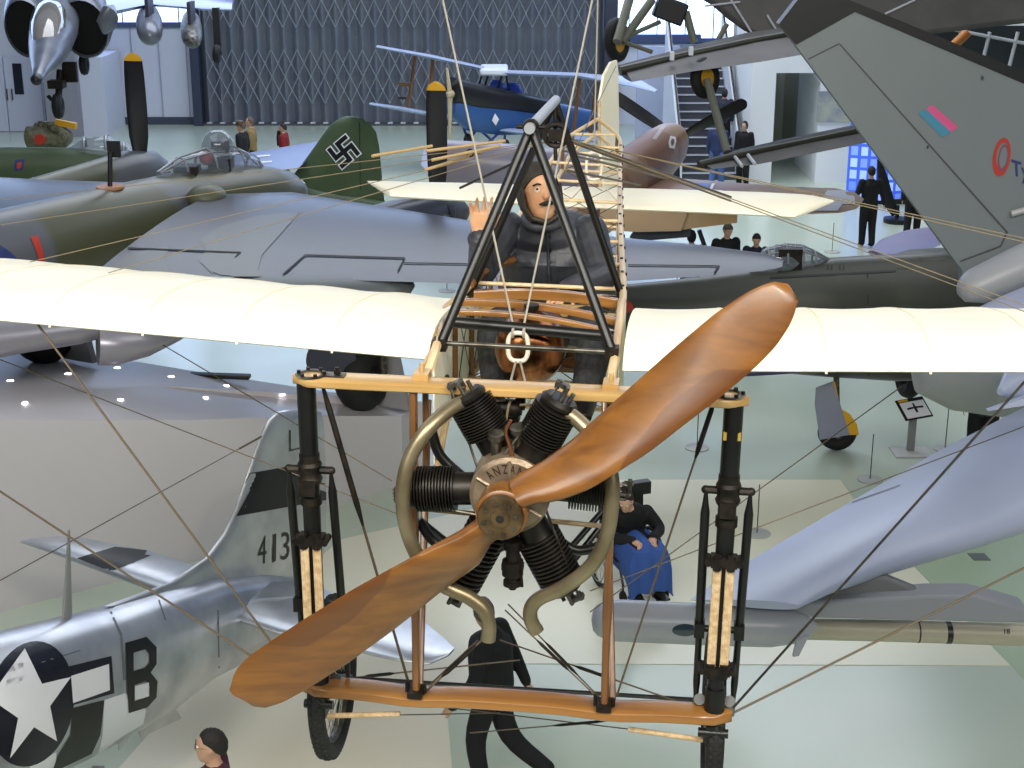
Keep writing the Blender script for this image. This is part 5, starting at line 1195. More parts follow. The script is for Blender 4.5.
# undercarriage leg with pale door
c0 = W(836, 450, z=0)+V((0, 0, .26)); Yg = c0.y
g = G(); g.torus(c0, (.12, 1, 0), .17, .09, n=32, k=10); g.finish('main_tyre', M_['rubdark'], dk)
g = G(); P = [W(a, b, Y=Yg-.12) for a, b in ((816, 388), (833, 382), (839, 400), (850, 435), (820, 440), (815, 405))]; g.prism(P, (0, .03, 0)); g.finish('gear_door', mat('pale_grey_door', '#8c90a4', .4), dk, bevel=.005)
g = G(); P = [W(832, 382, Y=Yg-.11)]+[W(a, b, Y=Yg-.11) for a, b in ((835, 382), (841, 409), (850, 414), (857, 424), (859, 435), (848, 435))]; g.prism(P, (0, .03, 0)); g.finish('yellow_door_edge', YEL, dk)
g = G(); g.tube([c0+V((0, 0, 0)), c0+V((-.1, 0, 1.2))], .04); g.finish('gear_leg', M_['steel'], dk)
g = G(); g.torus(W(908, 377, Y=19.5), (1, .2, 0), .2, .1, n=24, k=8); g.finish('tail_wheel', M_['rubdark'], dk)

# ---------------------------------------------------------------- huge grey jet on the right: fin, wing, pods
tj = thing('grey_delta_jet', 'huge pale grey delta winged jet at right with black edged tail fin', 'airplane', W(1100, 500, Y=12))
TG = mat('light_jet_grey_paint', '#6f7678', .45, c2='#6a7173', scale=.6)
TGW = mat('skylit_jet_grey_wing', '#9fa7bf', .3, c2='#99a1b9', scale=.5)  # bluish sky light on the wing is put into this base colour
FY = 14.0
FCAP = mat('black_fin_cap', '#101214', .4)
fpl = Pl((0, FY), (1, .0))
def Fn(px, py, dy=0): return W(px, py, Y=FY+dy)
fin_o = [(780, 24), (800, -2), (838, -4), (1100, 104), (1130, 330), (965, 300), (962, 270)]
g = G(); P = [Fn(a, b) for a, b in fin_o]; g.prism(P, (0, .16, 0)); tf = g.finish('tail_fin', TG, tj, smooth=0); btf = bvh_of(tf)
for pg in ([(779, 24), (800, -3), (838, -5), (855, 12), (796, 45)], [(838, -5), (1100, 103), (1100, 116), (855, 12)]):
    g = G(); g.prism([Fn(a, b, -.006) for a, b in pg], (0, .172, 0)); g.finish('black_fin_edge', FCAP, tf, smooth=0)
decal('rudder_outline', [[(808, 58.5), (838, 43.5), (838.6, 44.6), (808.6, 59.6)], [(838, 43), (840, 43.5), (1008, 232), (1006, 232.5)], [(1006, 231), (1008, 232), (1001, 247), (960, 262), (960, 260.5), (1000, 245.5)]], mat('thin_seam', '#3d3f41', .6), tf, btf, .005, cuts=3, maxe=9)
decal('flash_pink', [[(926, 109), (932, 104.5), (958, 127), (951, 132)]], mat('pink_flash', '#c04a7c', .5), tf, btf, .006, cuts=0)
decal('flash_blue', [[(918, 113), (926, 109), (951, 132), (942, 137)]], mat('teal_flash', '#3a7a96', .5), tf, btf, .006, cuts=0)
decal('fastener_mark', [[(981, 75), (984, 77), (983, 81), (980.5, 79)], [(927, 145), (929, 146), (928, 149), (926, 148)]], mat('fastener', '#34363a', .5), tf, btf, .006, cuts=0)
def orng(cx, cy, a, b, t, n=32, rot=.15):
    out = []
    for i in range(n):
        q0 = 2*PI*i/n; q1 = 2*PI*(i+1)/n
        def p(q, s): 
            w_ = 1+ (s-1)*(1 if s < 1 else 1); x = a*s*math.cos(q); y = b*s*math.sin(q); return (cx+x*math.cos(rot)-y*math.sin(rot), cy+x*math.sin(rot)+y*math.cos(rot))
        th = 1-t*(.45+.55*abs(math.cos((q0-1.9)/2)))
        out.append([p(q0, 1), p(q1, 1), p(q1, th), p(q0, th)])
    return out
decal('emblem_outer_ring', orng(1001.5, 157, 8.8, 19.5, .42), mat('emblem_red', '#a82f22', .5), tf, btf, .006, cuts=0)
decal('emblem_inner_ring', orng(1003, 158, 5.0, 14, .28), mat('emblem_purple', '#7a3f52', .5), tf, btf, .007, cuts=0)
decal('name_lettering', text_polys('Typhoon', [(1011, 159), (1070, 177), (1071, 198), (1012, 180)], bold=.02), mat('navy_lettering', '#26306a', .5), tf, btf, .006, cuts=0)
g = G(); g.tube([Fn(1011, 214, -.05), Fn(1060, 200, -.05)], .03, n=8); g.finish('probe', mat('pale_probe', '#9b9c9d', .4), tj)
# wing
wz2 = 2.55
def TW(a, b, dz=0): return W(a, b, z=wz2+dz)
g = G(); g.wing([(TW(800, 607), TW(690, 600), .06), (TW(830, 592), TW(730, 572), .12), (TW(880, 573), TW(850, 502), .22), (TW(960, 548), TW(935, 453), .30), (TW(1040, 523), TW(1024, 407), .36), (TW(1180, 480), TW(1170, 335), .45)], k=24); tw_ = g.finish('delta_wing', TGW, tj)
btw = bvh_of(tw_); decal('wing_seam', [[(852, 502), (900, 485), (900, 486), (852, 503.2)]], mat('seam2', '#6a6e7a', .6), tw_, btw, .004, cuts=1)
zp = W(700, 626, Z=10.2)
PODM = mat('grey_pod_paint', '#9b9da4', .3, c2='#95979f', scale=.8)
def Pz(a, b, Z=10.2): return W(a, b, Z=Z)
r_ = 21*10.2/F
g = G(); g.fus([(Pz(591.5, 620), .01, .01), (Pz(593, 620), r_*.45, r_*.5), (Pz(597, 620), r_*.72, r_*.72), (Pz(606, 620), r_*.93, r_*.93), (Pz(620, 620.5), r_, r_), (Pz(700, 624), r_, r_*1.0), (Pz(770, 627), r_*.95, r_*.97), (Pz(795, 627), r_*.75, r_*.8), (Pz(810, 626), r_*.42, r_*.48), (Pz(817, 625), .01, .01)], n=32); pd = g.finish('wingtip_pod', PODM, tj); bpd = bvh_of(pd)
decal('pod_window', [[(685+13*math.cos(t), 630+6*math.sin(t)) for t in [2*PI*i/24 for i in range(24)]]], mat('dark_teal_window', '#1d2c3a', .15, coat=1), pd, bpd, .004, cuts=2)
g = G(); P = [Pz(a, b, 10.0) for a, b in ((797, 640), (809, 636), (799, 656), (793, 657))]; g.prism(P, (0, .03, 0)); g.finish('pod_fin', PODM, tj)
# rail and missile
mis = W(1000, 630, Z=10.6)
g = G(); mr_ = 11*10.7/F
g.fus([(W(808, 629, Z=10.7), mr_*.9, mr_), (W(900, 631, Z=10.7), mr_, mr_), (W(1024, 635, Z=10.7), mr_, mr_), (W(1100, 638, Z=10.7), mr_, mr_), (W(1150, 640, Z=10.7), .01, .01)], n=24); ms = g.finish('missile', mat('beige_missile_paint', '#aaa391', .4), tj); bms = bvh_of(ms)
for x, w_ in ((917, 1.6), (945, 5.5)):
    g = G(); a = W(x, 631.2+(x-900)*.03, Z=10.7); b = W(x+w_, 631.2+(x-900)*.03, Z=10.7); g.tube([a, b], mr_*1.02, n=24); g.finish('missile_band', BLK, ms)
decal('missile_marks', text_polys('18', [(1004, 629), (1010, 629), (1010, 634), (1004, 634)], bold=.02), BLK, ms, bms, .003, cuts=0)
g = G(); P = [W(a, b, Z=10.4) for a, b in ((770, 606), (830, 601), (935, 596), (975, 596), (1000, 602), (1030, 611), (1030, 624), (815, 619), (790, 614))]; g.prism(P, (0, .22, .0)); g.finish('launch_rail', mat('grey_rail_paint', '#8b8e94', .45), tj, bevel=.02)
g = G(); P = [W(a, b, Z=10.5) for a, b in ((868, 577), (885, 577), (935, 597), (800, 602))]; g.prism(P, (0, .1, 0)); g.finish('rail_pylon', mat('dim_pylon_paint', '#6c6e70', .5), tj, bevel=.02)
# rounded grey surfaces at the right edge
_r = 13.0/F
g = G(); g.fus([(W(957.5, 287, Z=13), .01, .01), (W(959.5, 287, Z=13), .09, 8*_r), (W(965, 288, Z=13), .14, 14*_r), (W(976, 286, Z=13), .17, 18*_r), (W(1024, 265, Z=13), .19, 21*_r), (W(1100, 232, Z=13), .2, 23*_r)], n=28); g.finish('lower_fairing', mat('fairing_grey', '#8c8e93', .4), tj)
g = G(); g.wing([(W(965, 314, z=3.9), W(1000, 340, z=3.9), .04), (W(1000, 300, z=3.95), W(1030, 320, z=3.95), .15), (W(1060, 275, z=4), W(1100, 330, z=4), .2)], k=8); g.finish('foreplane', mat('bluish_grey_fairing', '#959bb4', .3), tj)
TANKM = mat('pale_grey_tank_paint', '#8e9294', .4)
g = G(); g.fus([(W(911, 352, Z=14.5), .05, .06), (W(931, 362, Z=14.5), .3, .33), (W(960, 370, Z=14.6), .38, .40), (W(1000, 374, Z=14.7), .4, .42), (W(1080, 378, Z=14.9), .4, .42)], n=28); g.finish('drop_tank', TANKM, tj)
g = G(); g.fus([(W(1000, 392, Z=12.6), .03, .03), (W(1010, 385, Z=12.7), .1, .12), (W(1040, 375, Z=12.8), .22, .26), (W(1090, 372, Z=12.9), .25, .3)], n=24); g.finish('intake_fairing', TGW, tj)
g = G(); P = [W(a, b, Z=12.4) for a, b in ((988, 411), (1030, 396), (1030, 405))]; g.prism(P, (0, .06, 0)); g.finish('strake', TGW, tj)

# ---------------------------------------------------------------- suspended biplane, top right
hb_ = thing('suspended_biplane', 'grey brown biplane hanging at the top right with yellow hubbed wheels below its belly', 'airplane', W(700, 40, Z=28))
FAB = mat('grey_brown_fabric', '#4a4745', .6, c2='#585552', scale=1.2)
FABD = mat('dark_olive_edge_fabric', '#34342a', .3)
SEAM = mat('white_seam_tape', '#b9bac0', .6)
def hz(a, b, Z=28): return W(a, b, Z=Z)
g = G(); P = [hz(a, b, 27) for a, b in ((688, -6), (712, 8), (728, 22), (745, 34), (768, 45), (800, 52), (860, 46), (1060, 22), (1060, -40), (690, -40))]; g.prism(P, (0, 1.6, .5)); hw = g.finish('lower_fuselage', FAB, hb_, bevel=.15)
for a, b in (((731, 0), (757, 41)), ((767, 15), (783, 41)), ((885, 14), (915, 0)), ((705, 6), (740, 2))):
    g = G(); g.tube([hz(*a, 26.95), hz(*b, 26.95)], .02, n=6); g.finish('seam_tape', SEAM, hw)
g = G(); g.wing([(hz(618, 67, 26.6), hz(632, 82, 25.4), .16), (hz(680, 53, 26.9), hz(695, 71, 25.5), .3), (hz(745, 38, 27.2), hz(760, 62, 25.6), .35), (hz(800, 28, 27.5), hz(830, 50, 26), .35)], k=14, up=V((0, .3, 1))); lw = g.finish('lower_wing', FAB, hb_)
g = G(); g.tube([hz(620, 71, 25.9), hz(680, 57, 26.1), hz(745, 43, 26.3), hz(800, 33, 26.6)], .085, n=12); g.finish('leading_edge', FABD, lw)
for x, y in ((672, 55), (691, 50)):
    g = G(); g.box(hz(x, y+1, 25.75), (.07, .1, .14)); g.finish('white_clip', mat('white_clip_%d' % x, '#e6e9f0', .5), lw)
g = G(); g.wing([(hz(697, 163, 25.4), hz(712, 169, 24.6), .08), (hz(740, 152, 25.8), hz(760, 164, 24.8), .22), (hz(800, 140, 26.4), hz(815, 153, 25.2), .26), (hz(868, 126, 27), hz(880, 140, 25.8), .26), (hz(920, 114, 27.6), hz(930, 130, 26.4), .26)], k=12, up=V((0, .3, 1))); sw_ = g.finish('tip_wing', FAB, hb_)
g = G(); g.tube([hz(699, 165, 24.9), hz(740, 155, 25.1), hz(800, 143, 25.6), hz(870, 128.5, 26.2)], .075, n=12); g.finish('leading_edge', FABD, sw_)
for a, b in (((735, 157), (742, 166)), ((748, 155), (755, 164))):
    g = G(); g.tube([hz(*a, 25.0), hz(*b, 24.6)], .03, n=6); g.finish('seam_tape', SEAM, sw_)
for cx, cy, Z, ax_, R_ in ((617, 40, 27, (.85, -.5, .1), .40), (705, 78, 26, (.7, -.7, .12), .36)):
    c0 = hz(cx, cy, Z); g = G(); g.torus(c0, ax_, R_-.1, .1, n=36, k=10); wv = g.finish('wheel_tyre', M_['rubdark'], hb_)
    d = V(ax_).normalized(); g = G(); g.lathe(c0-d*.07, d, [(0, .02), (.0, .08), (.02, R_-.12), (.12, R_-.12), (.14, .08), (.14, .02)], n=28); g.finish('wheel_disc', YEL, wv)
for a, b, r_, zz1, zz2 in (((632, -10), (617, 42), .085, 27, 26.6), ((652, 0), (622, 42), .08, 27, 26.8), ((623, 38), (660, 22), .04, 26.8, 27), ((624, 42), (652, 52), .04, 26.8, 27), ((686, 12), (694, 42), .07, 27, 27), ((727, 24), (718, 40), .05, 27, 27), ((705, 60), (703, 80), .05, 26.3, 26), ((707, 80), (727, 152), .07, 25.8, 25.3)):
    g = G(); g.tube([hz(*a, zz1), hz(*b, zz2)], r_, n=10); g.finish('undercarriage_strut', mat('worn_grey_green_strut_%d' % (a[0]*7+b[1]), '#6c6d5e', .5), hb_)
g = G(); c0 = hz(670, 10, 27); g.box(c0, (.55, .4, .4), M=Matrix.Rotation(.35, 3, 'Y')); g.finish('radiator_box', BLACKP, hb_, bevel=.03)
# glazed balcony behind the fin
bal = thing('glazed_balcony', 'glass balustrade and dark balcony opening behind the top of the huge grey fin', 'balcony', W(1000, 70, Y=33))
g = G(); a = W(948, 28, Y=33); b = W(1060, 48, Y=33); c = W(1060, 100, Y=33); g.box(((a.x+b.x)/2, 33.6, (a.z+c.z)/2), (b.x-a.x+1, .1, a.z-c.z)); g.finish('dark_opening', mat('dark_balcony_interior', '#23292e', .6), bal)
for x in (955, 984, 1012, 1040):
    g = G(); g.tube([W(x-6, 80, Y=33), W(x+6, 32, Y=33)], .04, n=6); g.finish('balustrade_post', SEAM, bal)
g = G(); g.tube([W(945, 28, Y=33), W(1060, 50, Y=33)], .04, n=6); g.finish('balustrade_rail', SEAM, bal)
g = G(); g.tube([W(953, 46, Y=32.6), W(968, 32, Y=32.6)], .1, n=10); g.finish('orange_pipe', mat('orange_pipe_paint', '#b8702a', .5), bal)
# dark curved blade by the display
g = G(); g.wing([(W(877, 160, Y=33.6), W(881, 158, Y=33.6), .03, V((0, 1, 0))), (W(877, 180, Y=33.6), W(888, 178, Y=33.6), .08, V((0, 1, 0))), (W(883, 205, Y=33.6), W(895, 203, Y=33.6), .08, V((0, 1, 0))), (W(892, 216, Y=33.6), W(901, 212, Y=33.6), .04, V((0, 1, 0)))], k=8); g.lathe(V((W(897, 216, Y=33.6).x, 33.6, 0)), (0, 0, 1), [(0, .3), (.1, .3), (.12, .05), (W(894, 205, Y=33.6).z, .04)], n=16); o = g.finish('standing_blade', BLACKP, None); tag(o, 'dark curved propeller blade standing beside the blue lit display', 'propeller blade')
# ================================================================ people
def remesh(parts, mats, voxel, name, parent, smooth_it=2):
    """parts: list of (G, material index); one continuous skin, materials by nearest part"""
    al = G(); trees = []
    for g, mi in parts:
        al.add(g.v, g.f); trees.append((BVHTree.FromPolygons([v.copy() for v in g.v], g.f), mi))
    me = bpy.data.meshes.new('t'); me.from_pydata(al.v, [], al.f)
    bm = bmesh.new(); bm.from_mesh(me); bmesh.ops.recalc_face_normals(bm, faces=bm.faces); bm.to_mesh(me); bm.free()
    o = bpy.data.objects.new('t', me); COL.objects.link(o)
    md = o.modifiers.new('r', 'REMESH'); md.mode = 'VOXEL'; md.voxel_size = voxel
    sm = o.modifiers.new('s', 'SMOOTH'); sm.factor = .5; sm.iterations = smooth_it
    bpy.context.view_layer.update()
    res = bpy.data.meshes.new_from_object(o.evaluated_get(bpy.context.evaluated_depsgraph_get()))
    bpy.data.objects.remove(o)
    res.name = name
    res.materials.clear()
    for m in mats: res.materials.append(m)
    for p in res.polygons:
        c = p.center; best = 1e9; bi = 0
        for t, mi in trees:
            h = t.find_nearest(c)
            if h[0] is not None:
                d = h[3]
                if d < best: best = d; bi = mi
        p.material_index = bi; p.use_smooth = True
    ob = bpy.data.objects.new(name, res); COL.objects.link(ob)
    if parent is not None: ob.parent = parent
    return ob
def limb(pts, rs, n=12):
    g = G(); P = smooth_path(pts, 4) if len(pts) > 2 else [V(p) for p in pts]
    m = len(P); k = len(rs)-1
    R = []
    for i in range(m):
        f = i/(m-1)*k; a = int(min(f, k-1e-6)); R.append(rs[a]+(rs[a+1]-rs[a])*(f-a))
    g.tube(P, R, n=n); g.ball(P[0], rs[0]*.99, n=8); g.ball(P[-1], rs[-1]*.99, n=8); return g
def hand(w, d, palm_n, side, s=1, curl=.35):
    """w wrist, d direction of the fingers, palm_n palm normal, side: direction of the thumb"""
    d = V(d).normalized(); n = V(palm_n); n = (n-d*n.dot(d)).normalized(); t = V(side); t = (t-d*t.dot(d)-n*t.dot(n)).normalized(); w = V(w); g = G()
    g.rings([[w+d*(a*s)+t*(math.cos(q)*b*s)+n*(math.sin(q)*c*s) for q in [2*PI*j/12 for j in range(12)]] for a, b, c in ((-.01, .026, .019), (.02, .032, .017), (.06, .041, .015), (.088, .04, .012))])
    for i, (off, L) in enumerate(((.032, .07), (.011, .08), (-.011, .074), (-.031, .058))):
        p0 = w+d*(.085*s)+t*(off*s); c1 = curl*(1+.15*i); p = p0; ang = c1*.4; pts = [p]
        for seg in (.45, .32, .23):
            dd = d*math.cos(ang)+n*math.sin(ang)+t*(off*4.5); p = p+dd.normalized()*(L*seg*s); pts.append(p); ang += c1
        g2 = limb(pts, [.0084*s, .0078*s, .0072*s, .006*s], 8); g.add(g2.v, g2.f)
    b = w+d*(.03*s)+t*(.028*s)
    pts = [b, b+(d*.5+t*.8+n*.2)*(.035*s), b+(d*1.1+t*1.0+n*.45)*(.05*s)]
    g2 = limb(pts, [.013*s, .0105*s, .008*s], 8); g.add(g2.v, g2.f)
    return g
def head(c, fwd, up, s=1):
    f = V(fwd).normalized(); u = V(up); u = (u-f*u.dot(f)).normalized(); r = f.cross(u); c = V(c)
    def P(x, y, z): return c+r*(x*s)+f*(y*s)+u*(z*s)
    g = G()
    prof = [(-.115, .022, .03, .035), (-.108, .035, .05, .03), (-.09, .047, .07, .02), (-.06, .06, .083, .008), (-.03, .068, .092, .0), (0, .073, .097, -.003), (.03, .076, .1, -.006), (.06, .074, .097, -.01), (.085, .062, .083, -.012), (.105, .042, .058, -.012), (.117, .015, .022, -.012)]
    g.rings([[P(math.cos(q)*a, math.sin(q)*b+o, z) for q in [2*PI*j/20 for j in range(20)]] for z, a, b, o in prof])
    g2 = G(); g2.wing([(P(-.003, .088, .03), P(-.003, .07, .03), .014*s, r), (P(0, .112, -.018), P(0, .08, -.018), .03*s, r), (P(0, .1, -.03), P(0, .08, -.032), .022*s, r)], k=6); g.add(g2.v, g2.f)
    for e in (-1, 1):
        g3 = G(); g3.ball(P(e*.075, -.005, -.005), .001, n=4); g3 = G(); M = Matrix((r, f, u)).transposed(); g3.ball(P(e*.077, -.008, -.002), (.009*s, .019*s, .031*s), n=8, M=M); g.add(g3.v, g3.f)
        g4 = G(); g4.ball(P(e*.028, .082, .027), (.016*s, .008*s, .006*s), n=6, M=M); g.add(g4.v, g4.f)
    for z, w_ in ((-.057, .023), (-.066, .019)):
        g5 = G(); M = Matrix((r, f, u)).transposed(); g5.ball(P(0, .088, z), (w_*s, .008*s, .005*s), n=6, M=M); g.add(g5.v, g5.f)
    return g, P, (r, f, u)
def hair_cap(P, axes, s, style='short'):
    r, f, u = axes; M = Matrix((r, f, u)).transposed(); g = G(); R = []
    n = 24
    for i in range(0, 13):
        a = (PI*.5)*i/12*1.25
        row = []
        for j in range(n):
            b = 2*PI*j/n; y = math.cos(b)     # b=0 front
            tb = {'short': [(-1, 2.15), (-.3, 1.75), (.1, 1.28), (.45, 1.2), (.75, .86), (1, .80)], 'bald': [(-1, 2.1), (-.2, 1.7), (.2, 1.2), (.6, .5), (1, .3)], 'long': [(-1, 2.5), (.1, 2.1), (.5, 1.5), (.8, .9), (1, .8)]}[style]
            aa = interp(tb, y)*i/12
            k = 1.0+.02*math.sin(9*b+4*aa)+.015*math.sin(13*aa+3*b)+random.uniform(-.008, .008)
            row.append(P(math.sin(b)*math.sin(aa)*.087*k, math.cos(b)*math.sin(aa)*.112*k-.012, math.cos(aa)*.128*k+.004))
        if i: R.append(row)
        else: R.append([P(0, -.01, .132)]*n if False else [P(.002*math.sin(2*PI*j/n), -.012+.002*math.cos(2*PI*j/n), .132) for j in range(n)])
    inn = [[P(*((q-0)*.0).to_tuple()) if False else q-(q-P(0, 0, 0)).normalized()*.02*s for q in row] for row in R]
    g.rings(R+inn[::-1]); return g
def eyes(P, axes, s, parent, look=(0, 0), off=None, raw=True):
    r, f, u = axes
    for e in (-1, 1):
        g = G(); c = P(e*.029, .081, .016); g.ball(c, .0125*s, n=8); ey = g.finish('eye', M_['eyew'], parent, raw=True)
        g = G(); d = (f+r*look[0]+u*look[1]).normalized(); g.lathe(c+d*(.0095*s), d, [(0, .0065*s), (.0035*s, .0055*s), (.0042*s, .001)], n=10); g.finish('iris', M_['hairdk'], ey, raw=True)
def figure(name, label, foot, face, H, top, legs, skin='skinp', hairm='hairdk', style='short', pose=None, shoes='cloth_black', voxel=.016, head_turn=0, head_tilt=0, group=None, bulk=1):
    """a standing or walking visitor; face = heading on the floor"""
    h = V((face[0], face[1], 0)).normalized(); rt = V((h.y, -h.x, 0)); foot = V(foot); s = H/1.75
    MW = Matrix(((rt.x, h.x, 0, foot.x), (rt.y, h.y, 0, foot.y), (0, 0, 1, foot.z), (0, 0, 0, 1)))
    root = thing(name, label, 'person', matrix=MW, group=group); p = pose or {}
    def S(x, y, z): return V((x, y, z))*s
    J = dict(pel=(0, 0, .95), ch=(0, .01, 1.27), nk=(0, .0, 1.48), hd=(0, .02, 1.62), ls=(-.18, 0, 1.40), rs=(.18, 0, 1.40), le=(-.23, -.03, 1.13), re=(.23, -.03, 1.13), lw=(-.24, .06, .9), rw=(.24, .06, .9),
             lk=(-.10, .02, .50), rk=(.10, .02, .50), la=(-.1, -.02, .09), ra=(.1, -.02, .09))
    J.update(p); J = {k: S(*v) for k, v in J.items()}
    T = G(); T.fus([(J['pel']+S(0, 0, -.13), .14*s*bulk, .11*s*bulk), (J['pel'], .185*s*bulk, .135*s*bulk), ((J['pel']+J['ch'])/2, .18*s*bulk, .13*s*bulk), (J['ch'], .2*s, .14*s*bulk), (J['ch']+S(0, 0, .1), .195*s, .13*s*bulk), (J['nk']+S(0, 0, -.05), .12*s, .085*s), (J['nk'], .06*s, .06*s)], n=20, up=V((0, 1, 0)))
    parts = [(T, 0)]
    for a in 'lr':
        sg = -1 if a == 'l' else 1
        parts.append((limb([J[a+'s'], J[a+'e'], J[a+'w']], [.082*s, .066*s, .055*s, .046*s]), 0))
        hp = J['pel']+S(sg*.09, 0, -.04)
        parts.append((limb([hp, J[a+'k'], J[a+'a']], [.105*s, .095*s, .08*s, .07*s]), 1))
        d = (J[a+'w']-J[a+'e']).normalized(); parts.append((hand(J[a+'w']+d*.02, d, V((-sg, 0, 0)), V((0, 1, 0)), s*1.02), 2))
        fd = p.get('foot_'+a, (0, 1, -.08)); fd = V(fd).normalized(); an = J[a+'a']
        f_ = G(); f_.fus([(an-fd*.06*s+V((0, 0, -.035*s)), .03*s, .04*s), (an-fd*.02*s+V((0, 0, -.035*s)), .042*s, .05*s), (an+fd*.08*s+V((0, 0, -.05*s)), .045*s, .036*s), (an+fd*.16*s+V((0, 0, -.058*s)), .045*s, .027*s), (an+fd*.205*s+V((0, 0, -.062*s)), .025*s, .018*s)], n=12); parts.append((f_, 3))
    f0 = V((math.sin(head_turn), math.cos(head_turn), math.sin(head_tilt))).normalized()
    hg, P, ax_ = head(J['hd'], f0, V((0, 0, 1)), s)
    nk = limb([J['nk']+S(0, 0, -.05), J['hd']+S(0, -.01, -.06)], [.056*s, .052*s])
    parts += [(nk, 2), (hg, 2)]
    b = remesh(parts, [top, legs, M_[skin], M_[shoes]], voxel*s, 'body', root)
    if style: hair_cap(P, ax_, s, style).finish('hair', M_[hairm], root, raw=True)
    eyes(P, ax_, s, root)
    return root, P, ax_, J, s
BC = M_['cloth_black']
def cl(n, c): return mat(n, c, .85, bump=.35, bscale=7)
# visitor walking below the propeller
ft = W(492, 796, z=0); rf = W(538, 752, z=0)
fig = figure('person', 'grey haired person in black walking on the floor right below the engine', ft+V((-.0, .1, 0)), (-.93, .36), 1.76, BC, cl('black_trousers', '#101014'), hairm='hairgr',
    pose=dict(la=(-.09, .05, .09), lk=(-.1, .1, .5), ra=(.10, -.44, .24), rk=(.1, -.12, .48), foot_r=(0, .8, -.6), lw=(-.27, .22, .88), le=(-.27, .04, 1.12), rw=(.25, -.2, .92), re=(.25, -.1, 1.13), hd=(0, .07, 1.60)), head_turn=.9, head_tilt=-.2, bulk=1.3)
# profile man at the bottom left
yy = 8.9; q = W(212, 729, Y=yy)
fig2 = figure('person', 'man with short dark hair, glasses and maroon shirt in profile below the propeller tip', V((q.x, yy, 0)), (-1, -.12), q.z, cl('maroon_shirt', '#4a2030'), BC, voxel=.012, head_turn=.0)
root, P, ax_, J, s = fig2; g = G()
for e in (-1, 1):
    g.torus(P(e*.03, .1, .018), ax_[1], .02*s, .0016, n=20, k=5); g.tube([P(e*.05, .1, .02), P(e*.078, .0, .012)], .0015, n=5)
g.tube([P(-.01, .103, .02), P(.01, .103, .02)], .0015, n=5); g.finish('glasses', M_['steel'], root, raw=True)
# visitors on the right
figure('person', 'person all in black walking away beside the blue lit display, arms slightly out', W(866, 247, z=0), (-.05, 1), 1.72, BC, cl('black_trousers_b', '#0d0d10'),
    pose=dict(la=(-.09, .05, .09), ra=(.08, -.12, .12), lw=(-.36, -.02, .95), le=(-.29, -.04, 1.15), rw=(.34, .1, .93), re=(.28, .02, 1.14)))
figure('person', 'person in a long black coat partly hidden behind the edge of the huge grey fin', W(911, 240, z=0), (.2, 1), 1.72, BC, cl('black_trousers_c', '#0b0b0e'),
    pose=dict(la=(-.12, -.1, .09), ra=(.1, .14, .09), pel=(0, 0, .92)))
yq = 25.3
for px, top_, ht, lab, tc, fc, st_ in ((727, 222, None, 'man in a black jumper looking down behind the cockpit of the dark fighter', BC, (.25, -1), 'short'), (757, 232, None, 'shorter person in dark blue looking down just behind the cockpit of the dark fighter', cl('navy_top', '#171b2c'), (-.2, -1), 'short'), (692, 230, None, 'dark haired person seen from behind under the tan tailplane of the brown fighter', cl('grey_top', '#6d7280'), (.1, 1), 'long')):
    q = W(px, top_, Y=yq); figure('person', lab, V((q.x, yq, 0)), fc, q.z, tc, BC, style=st_, hairm='hairgr' if px == 727 else 'hairdk', head_tilt=-.75 if px != 692 else 0, pose=dict(hd=(0, .06, 1.61)))
# at the stairs
figure('person', 'person in a blue shirt and jeans standing at the foot of the grey staircase', W(716, 189, z=0), (.4, .9), 1.78, cl('blue_shirt', '#27345c'), cl('blue_jeans', '#4a6aa6'), pose=dict(ra=(.1, .1, .09), la=(-.12, -.08, .09)))
figure('person', 'dark haired person in a black coat right of the blue shirt by the staircase', W(742, 187, z=0), (-.5, -.85), 1.68, BC, cl('black_trousers_d', '#121216'), style='long')
sq = W(722, 176, z=.0); figure('person', 'dark haired person a few steps up the staircase behind the blue shirt', V((sq.x, SY+.75, .575)), (0, 1), 1.7, cl('slate_top', '#2b3040'), BC, style='long')
# three on the left
for px, top_, fc, tc, lab, hm_, st_ in ((241, 121, (-1, .3), cl('dark_jacket', '#15171c'), 'person in a brown cap and dark jacket walking left behind the glazed canopy', 'hairgr', 'short'),
        (250, 117, (-1, .1), cl('tan_jacket', '#8a7448'), 'balding person in a tan jacket close behind the one in the brown cap', 'hairgr', 'bald'),
        (283, 123, (-1, .15), cl('red_black_jacket', '#7a1620'), 'dark haired person in a red and black jacket left of the dark green fin', 'hairdk', 'short')):
    yq = 38.0 if px != 241 else 37.2; q = W(px, top_, Y=yq); figure('person', lab, V((q.x, yq, 0)), fc, min(q.z, 1.85), tc, BC, style=st_, hairm=hm_, pose=dict(la=(-.1, .2, .09), ra=(.1, -.18, .12)))
    if px == 241:
        g = G(); g.lathe((0, .03, q.z-.1), (0, 0, 1), [(0, .11), (.05, .11), (.1, .09), (.12, .02)], n=16); g.box((0, .13, q.z-.085), (.15, .1, .015)); r_ = [o for o in bpy.data.objects if o.get('label') == lab][0]; g.finish('cap', M_['bronze'], r_, raw=True)
    if px == 283:
        r_ = [o for o in bpy.data.objects if o.get('label') == lab][0]; g = G(); g.tube([(-.0, .115, 1.42), (0, .14, 1.25), (0, .135, 1.05)], .05, n=8); g.finish('black_jacket_front', BC, r_, raw=True)
figure('person', 'person in black trousers mostly hidden behind the grey tank at far right', W(978, 474, z=0), (.2, 1), 1.75, cl('grey_coat', '#3c3e44'), BC)
